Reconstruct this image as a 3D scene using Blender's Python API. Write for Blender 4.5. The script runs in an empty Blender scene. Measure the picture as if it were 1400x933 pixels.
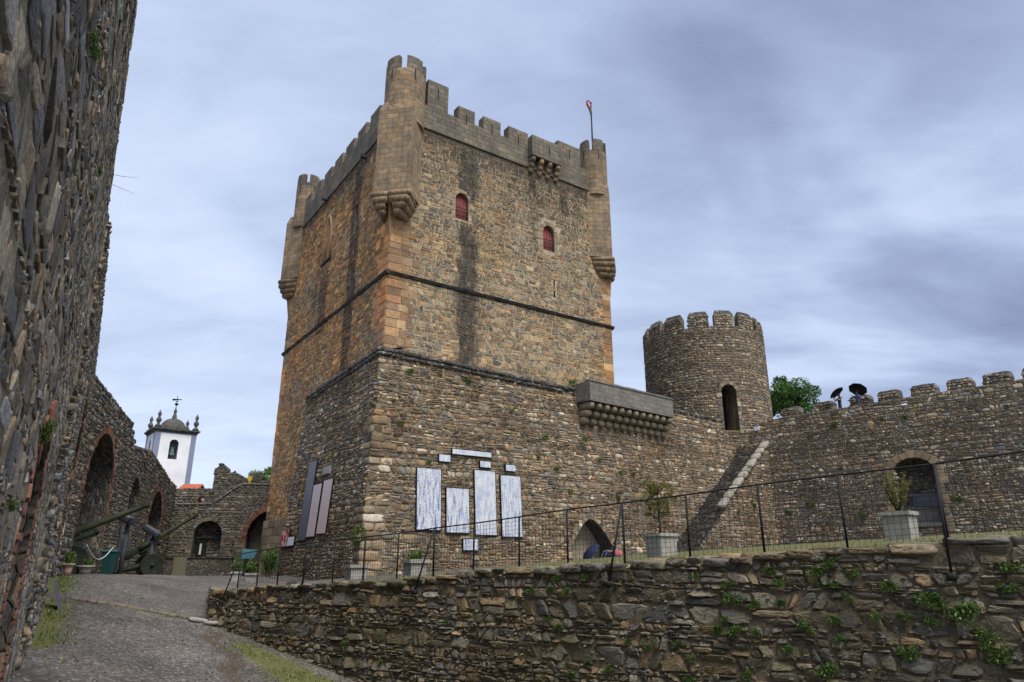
import bpy, math, random
import numpy as np
from mathutils import Vector, Matrix
from mathutils.geometry import tessellate_polygon

SC = bpy.context.scene
COL = SC.collection
RNG = np.random.default_rng(7)

# ------------------------------------------------------------------ camera model (eye level is z = 0)
FPX, CX, CY = 933.3, 700.0, 466.5
PITCH = math.atan(305 / FPX)
CP, SP = math.cos(PITCH), math.sin(PITCH)

def ray(x, y):
    u = (x - CX) / FPX; v = (CY - y) / FPX
    return np.array([u, CP - v * SP, SP + v * CP])

class Frame:
    """A wall plane: O the base point, a the horizontal direction, n the outward normal, batter = lean back per metre."""
    def __init__(S, O, a, batter=0.0, flip=1):
        S.O = np.array(O, float); a = np.array(a, float); a /= np.linalg.norm(a)
        S.a = np.array([a[0], a[1], 0.0]); S.n = np.array([a[1], -a[0], 0.0]) * flip; S.b = batter
        S.flip = flip
    def hit(S, x, y, off=0.0):
        d = ray(x, y); N = S.n + np.array([0, 0, S.b])
        t = ((S.O + S.n * off) @ N) / (d @ N); P = d * t
        return (P - S.O) @ S.a, P[2] - S.O[2]
    def __call__(S, u, v, d=0.0):
        u = np.asarray(u, float); v = np.asarray(v, float); d = np.asarray(d, float) + np.zeros_like(u)
        return (S.O[None, :] + u[..., None] * S.a + (d - S.b * v)[..., None] * S.n
                + v[..., None] * np.array([0, 0, 1.0]))
    def pt(S, u, v, d=0.0):
        return S(np.array([u]), np.array([v]), np.array([d]))[0]

# ------------------------------------------------------------------ mesh accumulator
class Geo:
    def __init__(S):
        S.v = []; S.uv = []; S.st = []; S.f = []; S.n = 0
    def add(S, verts, faces, mat=0, uv=None, st=None, smooth=False):
        verts = np.asarray(verts, float).reshape(-1, 3); m = len(verts)
        S.v.append(verts)
        S.uv.append(np.zeros((m, 2)) if uv is None else np.asarray(uv, float).reshape(-1, 2))
        S.st.append(np.full((m, 4), .5) if st is None else np.broadcast_to(np.asarray(st, float), (m, 4)))
        groups = faces if isinstance(faces, list) and len(faces) and isinstance(faces[0], np.ndarray) else None
        if groups is None:
            by = {}
            for f in faces: by.setdefault(len(f), []).append(f)
            groups = [np.array(q, int) for q in by.values()]
        for q in groups:
            if len(q): S.f.append((q + S.n, mat, smooth))
        S.n += m
    def build(S, name, mats, parent=None, link=True, local=False):
        me = bpy.data.meshes.new(name)
        if S.n:
            V = np.concatenate(S.v); me.vertices.add(len(V)); me.vertices.foreach_set('co', V.ravel())
            loops = np.concatenate([q.ravel() for q, _, _ in S.f])
            sizes = np.concatenate([np.full(len(q), q.shape[1]) for q, _, _ in S.f])
            mi = np.concatenate([np.full(len(q), m) for q, m, _ in S.f])
            sm = np.concatenate([np.full(len(q), s) for q, _, s in S.f])
            starts = np.concatenate([[0], np.cumsum(sizes)[:-1]])
            me.loops.add(len(loops)); me.loops.foreach_set('vertex_index', loops.astype(np.int32))
            me.polygons.add(len(sizes)); me.polygons.foreach_set('loop_start', starts.astype(np.int32))
            me.polygons.foreach_set('loop_total', sizes.astype(np.int32))
            me.polygons.foreach_set('material_index', mi.astype(np.int32))
            me.polygons.foreach_set('use_smooth', sm.astype(bool))
            uvl = me.uv_layers.new(name='wall'); UV = np.concatenate(S.uv)
            uvl.data.foreach_set('uv', UV[loops].ravel())
            at = me.attributes.new('stone', 'FLOAT_COLOR', 'POINT')
            at.data.foreach_set('color', np.concatenate(S.st).ravel())
            me.update(calc_edges=True); me.validate()
        for m in (mats if isinstance(mats, (list, tuple)) else [mats]): me.materials.append(m)
        o = bpy.data.objects.new(name, me); COL.objects.link(o)
        if parent is not None:
            o.parent = parent
            if not local and parent.type == 'EMPTY': o.location = -Vector(parent.location)
        return o

def tag(o, label=None, cat=None, group=None, kind=None):
    if label: o['label'] = label
    if cat: o['category'] = cat
    if group: o['group'] = group
    if kind: o['kind'] = kind
    return o

def thing(name, label, cat, loc=(0, 0, 0), group=None, rz=0.0):
    o = bpy.data.objects.new(name, None); COL.objects.link(o); o.location = Vector([float(q) for q in loc])
    o.rotation_euler = (0, 0, rz); o.empty_display_size = .3
    return tag(o, label, cat, group)

def copy_tree(o, parent=None):
    c = o.copy(); COL.objects.link(c)
    if parent is not None: c.parent = parent
    for ch in list(o.children): copy_tree(ch, c)
    return c

# ------------------------------------------------------------------ primitive builders (into a Geo)
def hexa(g, c8, mat=0, uvs=1.0, st=None):
    """box from 8 corners: bottom 4 (ccw) then top 4; faces get metre UVs of their own"""
    c8 = np.asarray(c8, float)
    for q in ([3, 2, 1, 0], [4, 5, 6, 7], [0, 1, 5, 4], [1, 2, 6, 5], [2, 3, 7, 6], [3, 0, 4, 7]):
        p = c8[q]; ex = p[1] - p[0]; lx = np.linalg.norm(ex)
        ex = ex / (lx + 1e-9); ey = p[3] - p[0]; 
        if q in ([3, 2, 1, 0], [4, 5, 6, 7]):
            uv = p[:, :2]
        else:
            off = (p[0, 0] * 1.7 + p[0, 1] * 1.3)
            uv = np.stack([(p - p[0]) @ ex + off, p[:, 2]], 1)
        g.add(p, [(0, 1, 2, 3)], mat, uv * uvs, st)

def fbox(g, F, u0, u1, v0, v1, d0, d1, mat=0, st=None):
    """box in a wall frame"""
    b = [(u0, v0, d1), (u1, v0, d1), (u1, v0, d0), (u0, v0, d0)]
    t = [(u0, v1, d1), (u1, v1, d1), (u1, v1, d0), (u0, v1, d0)]
    q = np.array(b + t)
    P = F(q[:, 0], q[:, 1], q[:, 2])
    if F.flip < 0: P = P[[1, 0, 3, 2, 5, 4, 7, 6]]
    hexa(g, P, mat, st=st)

def box(g, x0, x1, y0, y1, z0, z1, mat=0, st=None):
    hexa(g, [(x0, y0, z0), (x1, y0, z0), (x1, y1, z0), (x0, y1, z0),
             (x0, y0, z1), (x1, y0, z1), (x1, y1, z1), (x0, y1, z1)], mat, st=st)

def basis(d):
    d = np.asarray(d, float); d = d / np.linalg.norm(d)
    h = np.array([0, 0, 1.0]) if abs(d[2]) < .9 else np.array([1.0, 0, 0])
    x = np.cross(h, d); x /= np.linalg.norm(x)
    return x, np.cross(d, x), d

def tube(g, pts, rad, K=8, mat=0, smooth=True, cap=True):
    pts = np.asarray(pts, float); n = len(pts)
    rad = np.broadcast_to(np.asarray(rad, float), (n,))
    an = np.linspace(0, 2 * math.pi, K, endpoint=False)
    V = []; UV = []; L = 0
    x0 = None
    for i in range(n):
        d = pts[min(i + 1, n - 1)] - pts[max(i - 1, 0)]
        x, y, _ = basis(d)
        if x0 is not None:
            dd = d / np.linalg.norm(d); x = x0 - dd * (x0 @ dd); x /= np.linalg.norm(x); y = np.cross(dd, x)
        x0 = x
        V.append(pts[i] + rad[i] * (np.cos(an)[:, None] * x + np.sin(an)[:, None] * y))
        if i: L += np.linalg.norm(pts[i] - pts[i - 1])
        UV.append(np.stack([an / (2 * math.pi), np.full(K, L)], 1))
    V = np.concatenate(V); F = []
    for i in range(n - 1):
        for k in range(K):
            k2 = (k + 1) % K
            F.append((i * K + k, i * K + k2, (i + 1) * K + k2, (i + 1) * K + k))
    if cap:
        F.append(tuple(range(K))[::-1]); F.append(tuple((n - 1) * K + k for k in range(K)))
    g.add(V, F, mat, np.concatenate(UV), smooth=smooth)

def lathe(g, c, prof, K=20, mat=0, smooth=True, axis=None):
    """prof = [(r, z)], about the vertical through c (or an axis)"""
    c = np.asarray(c, float); n = len(prof)
    an = np.linspace(0, 2 * math.pi, K, endpoint=False)
    x, y, zz = (np.array([1., 0, 0]), np.array([0, 1., 0]), np.array([0, 0, 1.])) if axis is None else basis(axis)
    V = np.concatenate([c + z * zz + r * (np.cos(an)[:, None] * x + np.sin(an)[:, None] * y) for r, z in prof])
    UV = np.concatenate([np.stack([an * max(r, .1), np.full(K, z)], 1) for r, z in prof])
    F = [(i * K + k, i * K + (k + 1) % K, (i + 1) * K + (k + 1) % K, (i + 1) * K + k) for i in range(n - 1) for k in range(K)]
    F.append(tuple(range(K))[::-1]); F.append(tuple((n - 1) * K + k for k in range(K)))
    g.add(V, F, mat, UV, smooth=smooth)

def lump(g, c, ax, r, mat=0, e=.6, K=10, M=6, st=None, jit=0.0, rng=None):
    """rounded block (superellipsoid) with axes ax (3 vectors) and half sizes r"""
    th = np.linspace(-math.pi / 2, math.pi / 2, M + 1); ph = np.linspace(0, 2 * math.pi, K, endpoint=False)
    sp = lambda a, p: np.sign(a) * np.abs(a) ** p
    T, P = np.meshgrid(th, ph, indexing='ij')
    x = sp(np.cos(T), e) * sp(np.cos(P), e); y = sp(np.cos(T), e) * sp(np.sin(P), e); z = sp(np.sin(T), e)
    q = np.stack([x * r[0], y * r[1], z * r[2]], -1).reshape(-1, 3)
    if jit: q = q * (1 + (rng or RNG).normal(0, jit, (len(q), 1)))
    V = np.asarray(c) + q @ np.asarray(ax, float)
    F = [(i * K + k, i * K + (k + 1) % K, (i + 1) * K + (k + 1) % K, (i + 1) * K + k) for i in range(M) for k in range(K)]
    g.add(V, F, mat, q[:, [0, 2]] + np.asarray(c)[:2], st, smooth=True)

def prism(g, poly, depth, axes, O, mat=0, uvoff=(0, 0)):
    """extrude polygon (p,q) from 0 to depth: axes = (ep, eq, ed)"""
    ep, eq, ed = [np.asarray(a, float) for a in axes]; O = np.asarray(O, float)
    poly = np.asarray(poly, float); n = len(poly)
    A = O + poly[:, :1] * ep + poly[:, 1:] * eq; Bk = A + ed * depth
    tri = tessellate_polygon([[Vector((p[0], p[1], 0)) for p in poly]])
    g.add(A, [tuple(t) for t in tri], mat, poly + np.array(uvoff)); g.add(Bk, [tuple(t)[::-1] for t in tri], mat, poly + np.array(uvoff))
    L = 0
    for i in range(n):
        j = (i + 1) % n; l = np.linalg.norm(poly[j] - poly[i])
        g.add([A[i], A[j], Bk[j], Bk[i]], [(0, 1, 2, 3)], mat, [(0, L), (0, L + l), (depth, L + l), (depth, L)])
        L += l

# ------------------------------------------------------------------ masonry
def inpoly(u, v, poly):
    poly = np.asarray(poly, float); u = np.asarray(u); v = np.asarray(v)
    c = np.zeros(u.shape, bool); j = len(poly) - 1
    for i in range(len(poly)):
        xi, yi = poly[i]; xj, yj = poly[j]
        hit = ((yi > v) != (yj > v)) & (u < (xj - xi) * (v - yi) / (yj - yi + 1e-12) + xi)
        c ^= hit; j = i
    return c

def layout(u0, u1, v0, v1, h, ar, rng, wob=.25, split=.2, slant=.12, thin=None):
    """coursed rubble: N x 4 x 2 quads in wall coordinates"""
    quads = []; v = v0; i = 0
    def line(i, base, hh):
        a = rng.uniform(0, 6.28, 3); k = rng.uniform(.5, 1.1), rng.uniform(1.5, 2.6), rng.uniform(3.5, 5)
        A = wob * hh
        return lambda u: base + A * (.5 * math.sin(k[0] * u + a[0]) + .35 * math.sin(k[1] * u + a[1]) + .25 * math.sin(k[2] * u + a[2]))
    lo = line(0, v, h[0])
    while v < v1:
        hh = rng.uniform(*h)
        if thin and rng.random() < thin: hh *= .5
        hi = line(i, v + hh, h[0])
        u = u0 - rng.uniform(0, hh)
        sl = 0.0
        while u < u1:
            w = hh * rng.uniform(*ar) if rng.random() > .15 else hh * rng.uniform(ar[0] * .6, ar[0])
            un = u + w; sn = rng.normal(0, slant) * hh
            q = [(u - sl, lo(u)), (un - sn, lo(un)), (un + sn, hi(un)), (u + sl, hi(u))]
            r = rng.random()
            if r < split and w > hh * .8:
                t = rng.uniform(.35, .65); m0 = (q[0][0] * (1 - t) + q[3][0] * t, q[0][1] * (1 - t) + q[3][1] * t)
                t2 = min(.75, max(.25, t + rng.normal(0, .1)))
                m1 = (q[1][0] * (1 - t2) + q[2][0] * t2, q[1][1] * (1 - t2) + q[2][1] * t2)
                quads.append([q[0], q[1], m1, m0]); quads.append([m0, m1, q[2], q[3]])
            elif r < split * 1.5 and w > hh * 1.2:
                t = rng.uniform(.4, .6)
                b = (q[0][0] * (1 - t) + q[1][0] * t, q[0][1] * (1 - t) + q[1][1] * t); c = (q[3][0] * (1 - t) + q[2][0] * t, q[3][1] * (1 - t) + q[2][1] * t)
                quads.append([q[0], b, c, q[3]]); quads.append([b, q[1], q[2], c])
            else: quads.append(q)
            u = un; sl = sn
        v += hh; lo = hi; i += 1
    return np.array(quads)

def cull(Q, outline=None, holes=(), extra=None):
    c = Q.mean(1); keep = np.ones(len(Q), bool)
    if outline is not None: keep &= inpoly(c[:, 0], c[:, 1], outline)
    for hpoly in holes:
        bad = inpoly(c[:, 0], c[:, 1], hpoly)
        for k in range(4):
            p = c * .2 + Q[:, k] * .8; bad |= inpoly(p[:, 0], p[:, 1], hpoly)
        keep &= ~bad
    if extra is not None: keep &= extra(c[:, 0], c[:, 1])
    return Q[keep]

def lay(g, fmap, Q, rng, gap=.014, depth=.05, K=10, sq=(3, 7), mat=0, cls=None, rough=.06, tilt=.25, fine=False, back=.03, flat=False, smooth=True):
    """turn quads into rounded irregular stones standing proud of the mortar"""
    N = len(Q)
    if not N: return
    an = np.linspace(0, 2 * math.pi, K, endpoint=False) + math.pi / K
    A = an[None, :] + rng.normal(0, .10, (N, K))
    p = 2.0 / rng.uniform(*sq, (N, 1))
    s = np.sign(np.cos(A)) * np.abs(np.cos(A)) ** p; t = np.sign(np.sin(A)) * np.abs(np.sin(A)) ** p
    jit = 1 + rng.normal(0, rough, (N, K)); s = np.clip(s * jit, -1.03, 1.03); t = np.clip(t * jit, -1.03, 1.03)
    # shrink for the joint
    wu = np.linalg.norm(Q[:, 1] - Q[:, 0], axis=1); hv = np.linalg.norm(Q[:, 3] - Q[:, 0], axis=1)
    gj = gap * rng.uniform(.5, 1.6, N)
    fs = np.clip(1 - 2 * gj / np.maximum(wu, .02), .3, 1)[:, None]; ft = np.clip(1 - 2 * gj / np.maximum(hv, .02), .3, 1)[:, None]
    D = depth * rng.uniform(.45, 1.5, N)[:, None]
    tx = rng.normal(0, tilt, (N, 1)) * depth; ty = rng.normal(0, tilt, (N, 1)) * depth
    prof = [(1.0, -back / max(depth, 1e-6)), (.95, .55), (.72, 1.0)] if not fine else [(1.0, -back / max(depth, 1e-6)), (.97, .35), (.88, .82), (.6, 1.0), (.3, 1.05)]
    if flat: smooth = False; prof = [(1.0, -back / max(depth, 1e-6)), (.985, .75), (.95, 1.0)]
    rows = []
    for k, (sc, dd) in enumerate(prof):
        ss = s * sc * fs; tt = t * sc * ft
        if k >= 2 and not flat: ss = ss + rng.normal(0, .02, (N, K)); tt = tt + rng.normal(0, .02, (N, K))
        dep = D * dd + (tx * ss + ty * tt if dd > 0 else 0)
        if k >= 1 and not flat: dep = dep + rng.normal(0, .10 if k > 1 else .05, (N, K)) * depth
        rows.append((ss, tt, dep + np.zeros((N, K))))
    ctr = (np.zeros((N, 1)), np.zeros((N, 1)), D * 1.03)
    S_ = np.concatenate([r[0] for r in rows] + [ctr[0]], 1); T_ = np.concatenate([r[1] for r in rows] + [ctr[1]], 1)
    D_ = np.concatenate([r[2] for r in rows] + [ctr[2]], 1)
    a = (1 + S_) / 2; b = (1 + T_) / 2
    U = (Q[:, 0, 0][:, None] * (1 - a) + Q[:, 1, 0][:, None] * a) * (1 - b) + (Q[:, 3, 0][:, None] * (1 - a) + Q[:, 2, 0][:, None] * a) * b
    V = (Q[:, 0, 1][:, None] * (1 - a) + Q[:, 1, 1][:, None] * a) * (1 - b) + (Q[:, 3, 1][:, None] * (1 - a) + Q[:, 2, 1][:, None] * a) * b
    M = S_.shape[1]
    P = fmap(U.ravel(), V.ravel(), D_.ravel())
    st = np.zeros((N, 4)); st[:, 0] = rng.random(N); st[:, 1] = rng.random(N); st[:, 3] = rng.random(N)
    c = Q.mean(1)
    if cls is not None: st[:, 2] = cls(c[:, 0], c[:, 1], rng)
    st = np.repeat(st, M, axis=0)
    base = (np.arange(N) * M)[:, None, None]
    R = len(prof); quads = []
    kk = np.arange(K); k2 = (kk + 1) % K
    for r in range(R - 1):
        quads.append(np.stack([r * K + kk, r * K + k2, (r + 1) * K + k2, (r + 1) * K + kk], 1))
    quads = np.concatenate(quads); tris = np.stack([(R - 1) * K + kk, (R - 1) * K + k2, np.full(K, R * K)], 1)
    qf = (quads[None] + base).reshape(-1, 4); tf = (tris[None] + base).reshape(-1, 3)
    if getattr(fmap, 'flip', 1) < 0: qf = qf[:, ::-1]; tf = tf[:, ::-1]
    g.add(P, [qf, tf], mat, np.stack([U.ravel(), V.ravel()], 1), st, smooth=smooth)

def backing(g, F, outline, holes=(), thick=.6, mat=1, hole_mat=2, skirt=True, backs=True):
    """mortar face with real openings: holes = [(poly, depth, closed)]"""
    polys = [outline] + [h[0] for h in holes]
    tri = tessellate_polygon([[Vector((p[0], p[1], 0)) for p in q] for q in polys])
    al = np.concatenate([np.asarray(q, float) for q in polys])
    fl = F.flip < 0
    g.add(F(al[:, 0], al[:, 1], 0 * al[:, 0]), [tuple(t) for t in tri], mat, al)
    def ring(poly, d0, d1, m, inner):
        poly = np.asarray(poly, float); n = len(poly); L = 0
        A = F(poly[:, 0], poly[:, 1], np.full(n, d0)); B = F(poly[:, 0], poly[:, 1], np.full(n, d1))
        for i in range(n):
            j = (i + 1) % n; l = np.linalg.norm(poly[j] - poly[i])
            g.add([A[i], A[j], B[j], B[i]], [(0, 1, 2, 3)], m, [(L, 0), (L + l, 0), (L + l, d0 - d1), (L, d0 - d1)]); L += l
    if skirt:
        ring(outline, 0, -thick, mat, False)
        o = np.asarray(outline, float); tr = tessellate_polygon([[Vector((p[0], p[1], 0)) for p in o]] if True else [])
        if not any(h[2] is False for h in holes):
            g.add(F(o[:, 0], o[:, 1], np.full(len(o), -max([thick] + [h[1] + .3 for h in holes]))), [tuple(t) for t in tr], mat, o)
    for poly, dep, closed in holes:
        ring(poly, 0, -dep, hole_mat, True)
        if closed:
            p = np.asarray(poly, float); tr = tessellate_polygon([[Vector((q[0], q[1], 0)) for q in p]])
            g.add(F(p[:, 0], p[:, 1], np.full(len(p), -dep)), [tuple(t) for t in tr], hole_mat, p)

def arch_poly(uc, w, v0, vs, rise, n=10, pointed=False):
    """opening outline: jambs from v0 to the springing vs, then a head of the given rise"""
    h = w / 2; pts = [(uc - h, v0), (uc + h, v0)]
    for i in range(n + 1):
        t = i / n
        if pointed:
            x = h * (1 - 2 * t); y = rise * math.sqrt(max(0, 1 - (abs(x) / h) ** 1.6)) if not False else 0
            y = rise * (1 - (abs(x) / h) ** 1.55)
            pts.append((uc + x, vs + y))
        else:
            a = math.pi * t; pts.append((uc + h * math.cos(a), vs + rise * math.sin(a)))
    out = [pts[0], pts[1]]
    for p in pts[2:]:
        if abs(p[0] - out[-1][0]) + abs(p[1] - out[-1][1]) > 1e-4: out.append(p)
    if abs(out[-1][0] - out[0][0]) + abs(out[-1][1] - out[0][1]) < 1e-4: out.pop()
    return out

def arch_ring(g, F, uc, w, vs, rise, thick, nb, rng, d=.05, jamb=None, pointed=False, mat=0, cls=None, jh=.3, gap=.008):
    """voussoirs round an arch head (and jamb blocks down to v = jamb)"""
    h = w / 2
    def head(t, o):
        if pointed:
            x = h * (1 - 2 * t); y = rise * (1 - (abs(x) / h) ** 1.55)
            e = 1e-3; x2 = h * (1 - 2 * (t + e)); y2 = rise * (1 - (abs(x2) / h) ** 1.55)
            tx, ty = x2 - x, y2 - y; l = math.hypot(tx, ty) + 1e-9
            return uc + x + ty / l * o, vs + y - tx / l * o
        a = math.pi * t; nx, ny = math.cos(a) / h, math.sin(a) / rise; l = math.hypot(nx, ny)
        return uc + h * math.cos(a) + nx / l * o, vs + rise * math.sin(a) + ny / l * o
    Q = []
    for i in range(nb):
        t0, t1 = i / nb, (i + 1) / nb; th = thick * rng.uniform(.85, 1.15)
        if pointed: t1 = min(t1, .9985)
        Q.append([head(t0, 0), head(t0, th), head(t1, th), head(t1, 0)])
    if jamb is not None:
        v = jamb
        while v < vs - .05:
            v2 = min(vs, v + jh * rng.uniform(.8, 1.25))
            for s in (-1, 1):
                th = thick * rng.uniform(.8, 1.5)
                a, b = sorted((uc + s * h, uc + s * (h + th)))
                Q.append([(a, v), (b, v), (b, v2), (a, v2)])
            v = v2
    Q = np.array(Q)
    lay(g, F, Q, rng, gap=gap, depth=d, K=12, sq=(7, 14), mat=mat, cls=cls, rough=.015, tilt=.1, flat=True)

# ------------------------------------------------------------------ materials
class NT:
    def __init__(S, tree): S.t = tree; S.n = tree.nodes; S.l = tree.links
    def new(S, typ, **kw):
        n = S.n.new(typ)
        for k, v in kw.items(): setattr(n, k, v)
        return n
    def put(S, sock, val):
        if isinstance(val, bpy.types.NodeSocket): S.l.new(val, sock)
        else:
            try: sock.default_value = val
            except Exception: sock.default_value = (*val, 1.0)
    def math(S, op, a, b=0.0, clamp=False):
        n = S.new('ShaderNodeMath', operation=op, use_clamp=clamp); S.put(n.inputs[0], a); S.put(n.inputs[1], b); return n.outputs[0]
    def mix(S, f, a, b, mode='MIX'):
        n = S.new('ShaderNodeMix', data_type='RGBA', blend_type=mode); S.put(n.inputs[0], f); S.put(n.inputs[6], a); S.put(n.inputs[7], b); return n.outputs[2]
    def noise(S, vec, scale, detail=4, rough=.55, dist=0.0):
        n = S.new('ShaderNodeTexNoise'); S.put(n.inputs['Vector'], vec); n.inputs['Scale'].default_value = scale
        n.inputs['Detail'].default_value = detail; n.inputs['Roughness'].default_value = rough; n.inputs['Distortion'].default_value = dist
        return n.outputs['Fac']
    def voro(S, vec, scale, feature='F1', out='Color', rnd=1.0):
        n = S.new('ShaderNodeTexVoronoi', feature=feature); S.put(n.inputs['Vector'], vec); n.inputs['Scale'].default_value = scale
        n.inputs['Randomness'].default_value = rnd
        return n.outputs[out]
    def rng(S, x, a, b, c=0.0, d=1.0, smooth=False):
        n = S.new('ShaderNodeMapRange'); n.interpolation_type = 'SMOOTHSTEP' if smooth else 'LINEAR'
        S.put(n.inputs[0], x); n.inputs[1].default_value = a; n.inputs[2].default_value = b; n.inputs[3].default_value = c; n.inputs[4].default_value = d
        return n.outputs[0]
    def ramp(S, x, stops, interp='LINEAR'):
        n = S.new('ShaderNodeValToRGB'); S.put(n.inputs[0], x); cr = n.color_ramp; cr.interpolation = interp
        while len(cr.elements) < len(stops): cr.elements.new(.5)
        for e, (p, c) in zip(cr.elements, stops): e.position = p; e.color = (*c, 1)
        return n.outputs[0]
    def scale(S, vec, s):
        n = S.new('ShaderNodeVectorMath', operation='MULTIPLY'); S.put(n.inputs[0], vec); n.inputs[1].default_value = s; return n.outputs[0]
    def uv(S): return S.new('ShaderNodeUVMap', uv_map='wall').outputs[0]
    def pos(S): return S.new('ShaderNodeNewGeometry').outputs['Position']
    def obj(S): return S.new('ShaderNodeTexCoord').outputs['Object']
    def bump(S, h, strength=.3, dist=.02, normal=None):
        n = S.new('ShaderNodeBump'); S.put(n.inputs['Height'], h); n.inputs['Strength'].default_value = strength; n.inputs['Distance'].default_value = dist
        if normal is not None: S.put(n.inputs['Normal'], normal)
        return n.outputs[0]

def new_mat(name):
    m = bpy.data.materials.new(name); m.use_nodes = True; t = m.node_tree; t.nodes.clear()
    N = NT(t); out = N.new('ShaderNodeOutputMaterial'); b = N.new('ShaderNodeBsdfPrincipled')
    t.links.new(b.outputs[0], out.inputs[0]); b.inputs['Specular IOR Level'].default_value = .25
    return m, N, b

def finish(N, b, col, rough=.9, nor=None, spec=None):
    N.put(b.inputs['Base Color'], col); N.put(b.inputs['Roughness'], rough)
    if nor is not None: N.put(b.inputs['Normal'], nor)
    if spec is not None: b.inputs['Specular IOR Level'].default_value = spec

def plain(name, col, rough=.7, var=.15, scale=6.0, metal=0.0, bump=.1, spec=.3):
    m, N, b = new_mat(name); p = N.pos()
    n = N.noise(p, scale, 5); n2 = N.noise(p, scale * 7, 3)
    c = N.mix(1.0, col, N.ramp(n, [(.25, (1 - var * 1.6,) * 3), (.75, (1 + var,) * 3)]), 'MULTIPLY')
    c = N.mix(N.rng(n2, .55, .75, 0, var), c, tuple(q * .45 for q in col))
    finish(N, b, c, rough, N.bump(n2, bump, .01), spec); b.inputs['Metallic'].default_value = metal
    return m

def wall_stains(N, col, uv, bands, dark=(.028, .027, .027)):
    """streaks of real dirt in wall coordinates: (u0, u1, v0, v1, strength)"""
    if not bands: return col
    sx = N.new('ShaderNodeSeparateXYZ'); N.put(sx.inputs[0], uv)
    wv = N.noise(N.scale(uv, (1.0, .35, 1)), 1.3, 5, .65)
    nz = N.noise(N.scale(uv, (2.6, .55, 1)), 1.5, 7, .75)
    uu = N.math('ADD', sx.outputs[0], N.math('MULTIPLY', N.math('ADD', N.math('SUBTRACT', wv, .5), N.math('MULTIPLY', N.math('SUBTRACT', nz, .5), .7)), 1.5))
    vv = N.math('ADD', sx.outputs[1], N.math('MULTIPLY', N.math('SUBTRACT', nz, .5), 4.5))
    tot = None
    for u0, u1, v0, v1, s in bands:
        e = min(.45, (u1 - u0) * .45); ev = min(1.2, (v1 - v0) * .45)
        f = N.math('MULTIPLY', N.rng(uu, u0, u0 + e, smooth=True), N.rng(uu, u1 - e, u1, 1, 0, True))
        f = N.math('MULTIPLY', f, N.math('MULTIPLY', N.rng(vv, v0, v0 + ev, smooth=True), N.rng(vv, v1 - ev, v1, 1, 0, True)))
        f = N.math('MULTIPLY', f, N.rng(nz, .25, .6, s * .45, s))
        tot = f if tot is None else N.math('MAXIMUM', tot, f)
    return N.mix(N.math('MINIMUM', tot, .92), col, dark)

def stone_mat(name, pal, alt=None, br=(.6, 1.3), lichen=.35, moss=.0, grime=.5, stains=(), bump=.35, grain=22, patches=(), vtop=None):
    m, N, b = new_mat(name); p = N.pos()
    a = N.new('ShaderNodeAttribute', attribute_name='stone'); sp = N.new('ShaderNodeSeparateColor'); N.put(sp.inputs[0], a.outputs['Color'])
    n = len(pal); c = N.ramp(sp.outputs[0], [((i + .0) / n, q) for i, q in enumerate(pal)], 'CONSTANT')
    if alt:
        k = len(alt); c2 = N.ramp(sp.outputs[0], [(i / k, q) for i, q in enumerate(alt)], 'CONSTANT')
        c = N.mix(N.math('GREATER_THAN', sp.outputs[2], .5), c, c2)
    fine = N.noise(p, grain, 6, .65); mid = N.noise(p, 5.5, 5, .6); big = N.noise(p, .42, 5, .6)
    c = N.mix(1.0, c, N.ramp(sp.outputs[1], [(0, (br[0],) * 3), (1, (br[1],) * 3)]), 'MULTIPLY')
    c = N.mix(1.0, c, N.ramp(fine, [(.28, (.55,) * 3), (.5, (1.0,) * 3), (.72, (1.45,) * 3)]), 'MULTIPLY')
    c = N.mix(1.0, c, N.ramp(mid, [(.3, (.76, .75, .74)), (.7, (1.18, 1.12, 1.05))]), 'MULTIPLY')
    c = N.mix(N.rng(big, .45, .72, 0, grime), c, N.mix(1.0, c, (.42, .42, .43), 'MULTIPLY'))
    for i, (sc, lo, hi, mul, st) in enumerate(patches):
        off = N.new('ShaderNodeVectorMath', operation='ADD'); N.put(off.inputs[0], p); off.inputs[1].default_value = (i * 13.7 + 3, i * 5.1, i * 9.3)
        pn = N.noise(off.outputs[0], sc, 5, .65)
        c = N.mix(N.math('MULTIPLY', N.rng(pn, lo, hi), st), c, N.mix(1.0, c, mul, 'MULTIPLY'))
    if vtop:
        sv = N.new('ShaderNodeSeparateXYZ'); N.put(sv.inputs[0], N.uv())
        vn = N.math('ADD', sv.outputs[1], N.math('MULTIPLY', N.math('SUBTRACT', N.noise(N.scale(p, (1, 1, .4)), .9, 6, .7), .5), vtop[3]))
        c = N.mix(N.rng(vn, vtop[0], vtop[1], 0, vtop[2], True), c, N.mix(1.0, c, (.42, .43, .44), 'MULTIPLY'))
    if lichen:
        li = N.math('MULTIPLY', N.rng(N.noise(p, 9, 4, .7), .58, .70), N.rng(N.noise(p, .8, 3), .42, .62))
        c = N.mix(N.math('MULTIPLY', li, lichen), c, (.42, .42, .38))
    if moss:
        mo = N.math('MULTIPLY', N.rng(N.noise(p, 3.2, 5, .7), .52, .68), N.rng(N.noise(p, .55, 3), .45, .65))
        c = N.mix(N.math('MULTIPLY', mo, moss), c, (.045, .055, .018))
    c = wall_stains(N, c, N.uv(), stains)
    h = N.math('ADD', N.math('MULTIPLY', mid, .6), N.math('MULTIPLY', fine, .5))
    finish(N, b, c, N.rng(fine, .3, .7, .72, .95), N.bump(h, bump, .03), .3)
    return m

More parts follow.
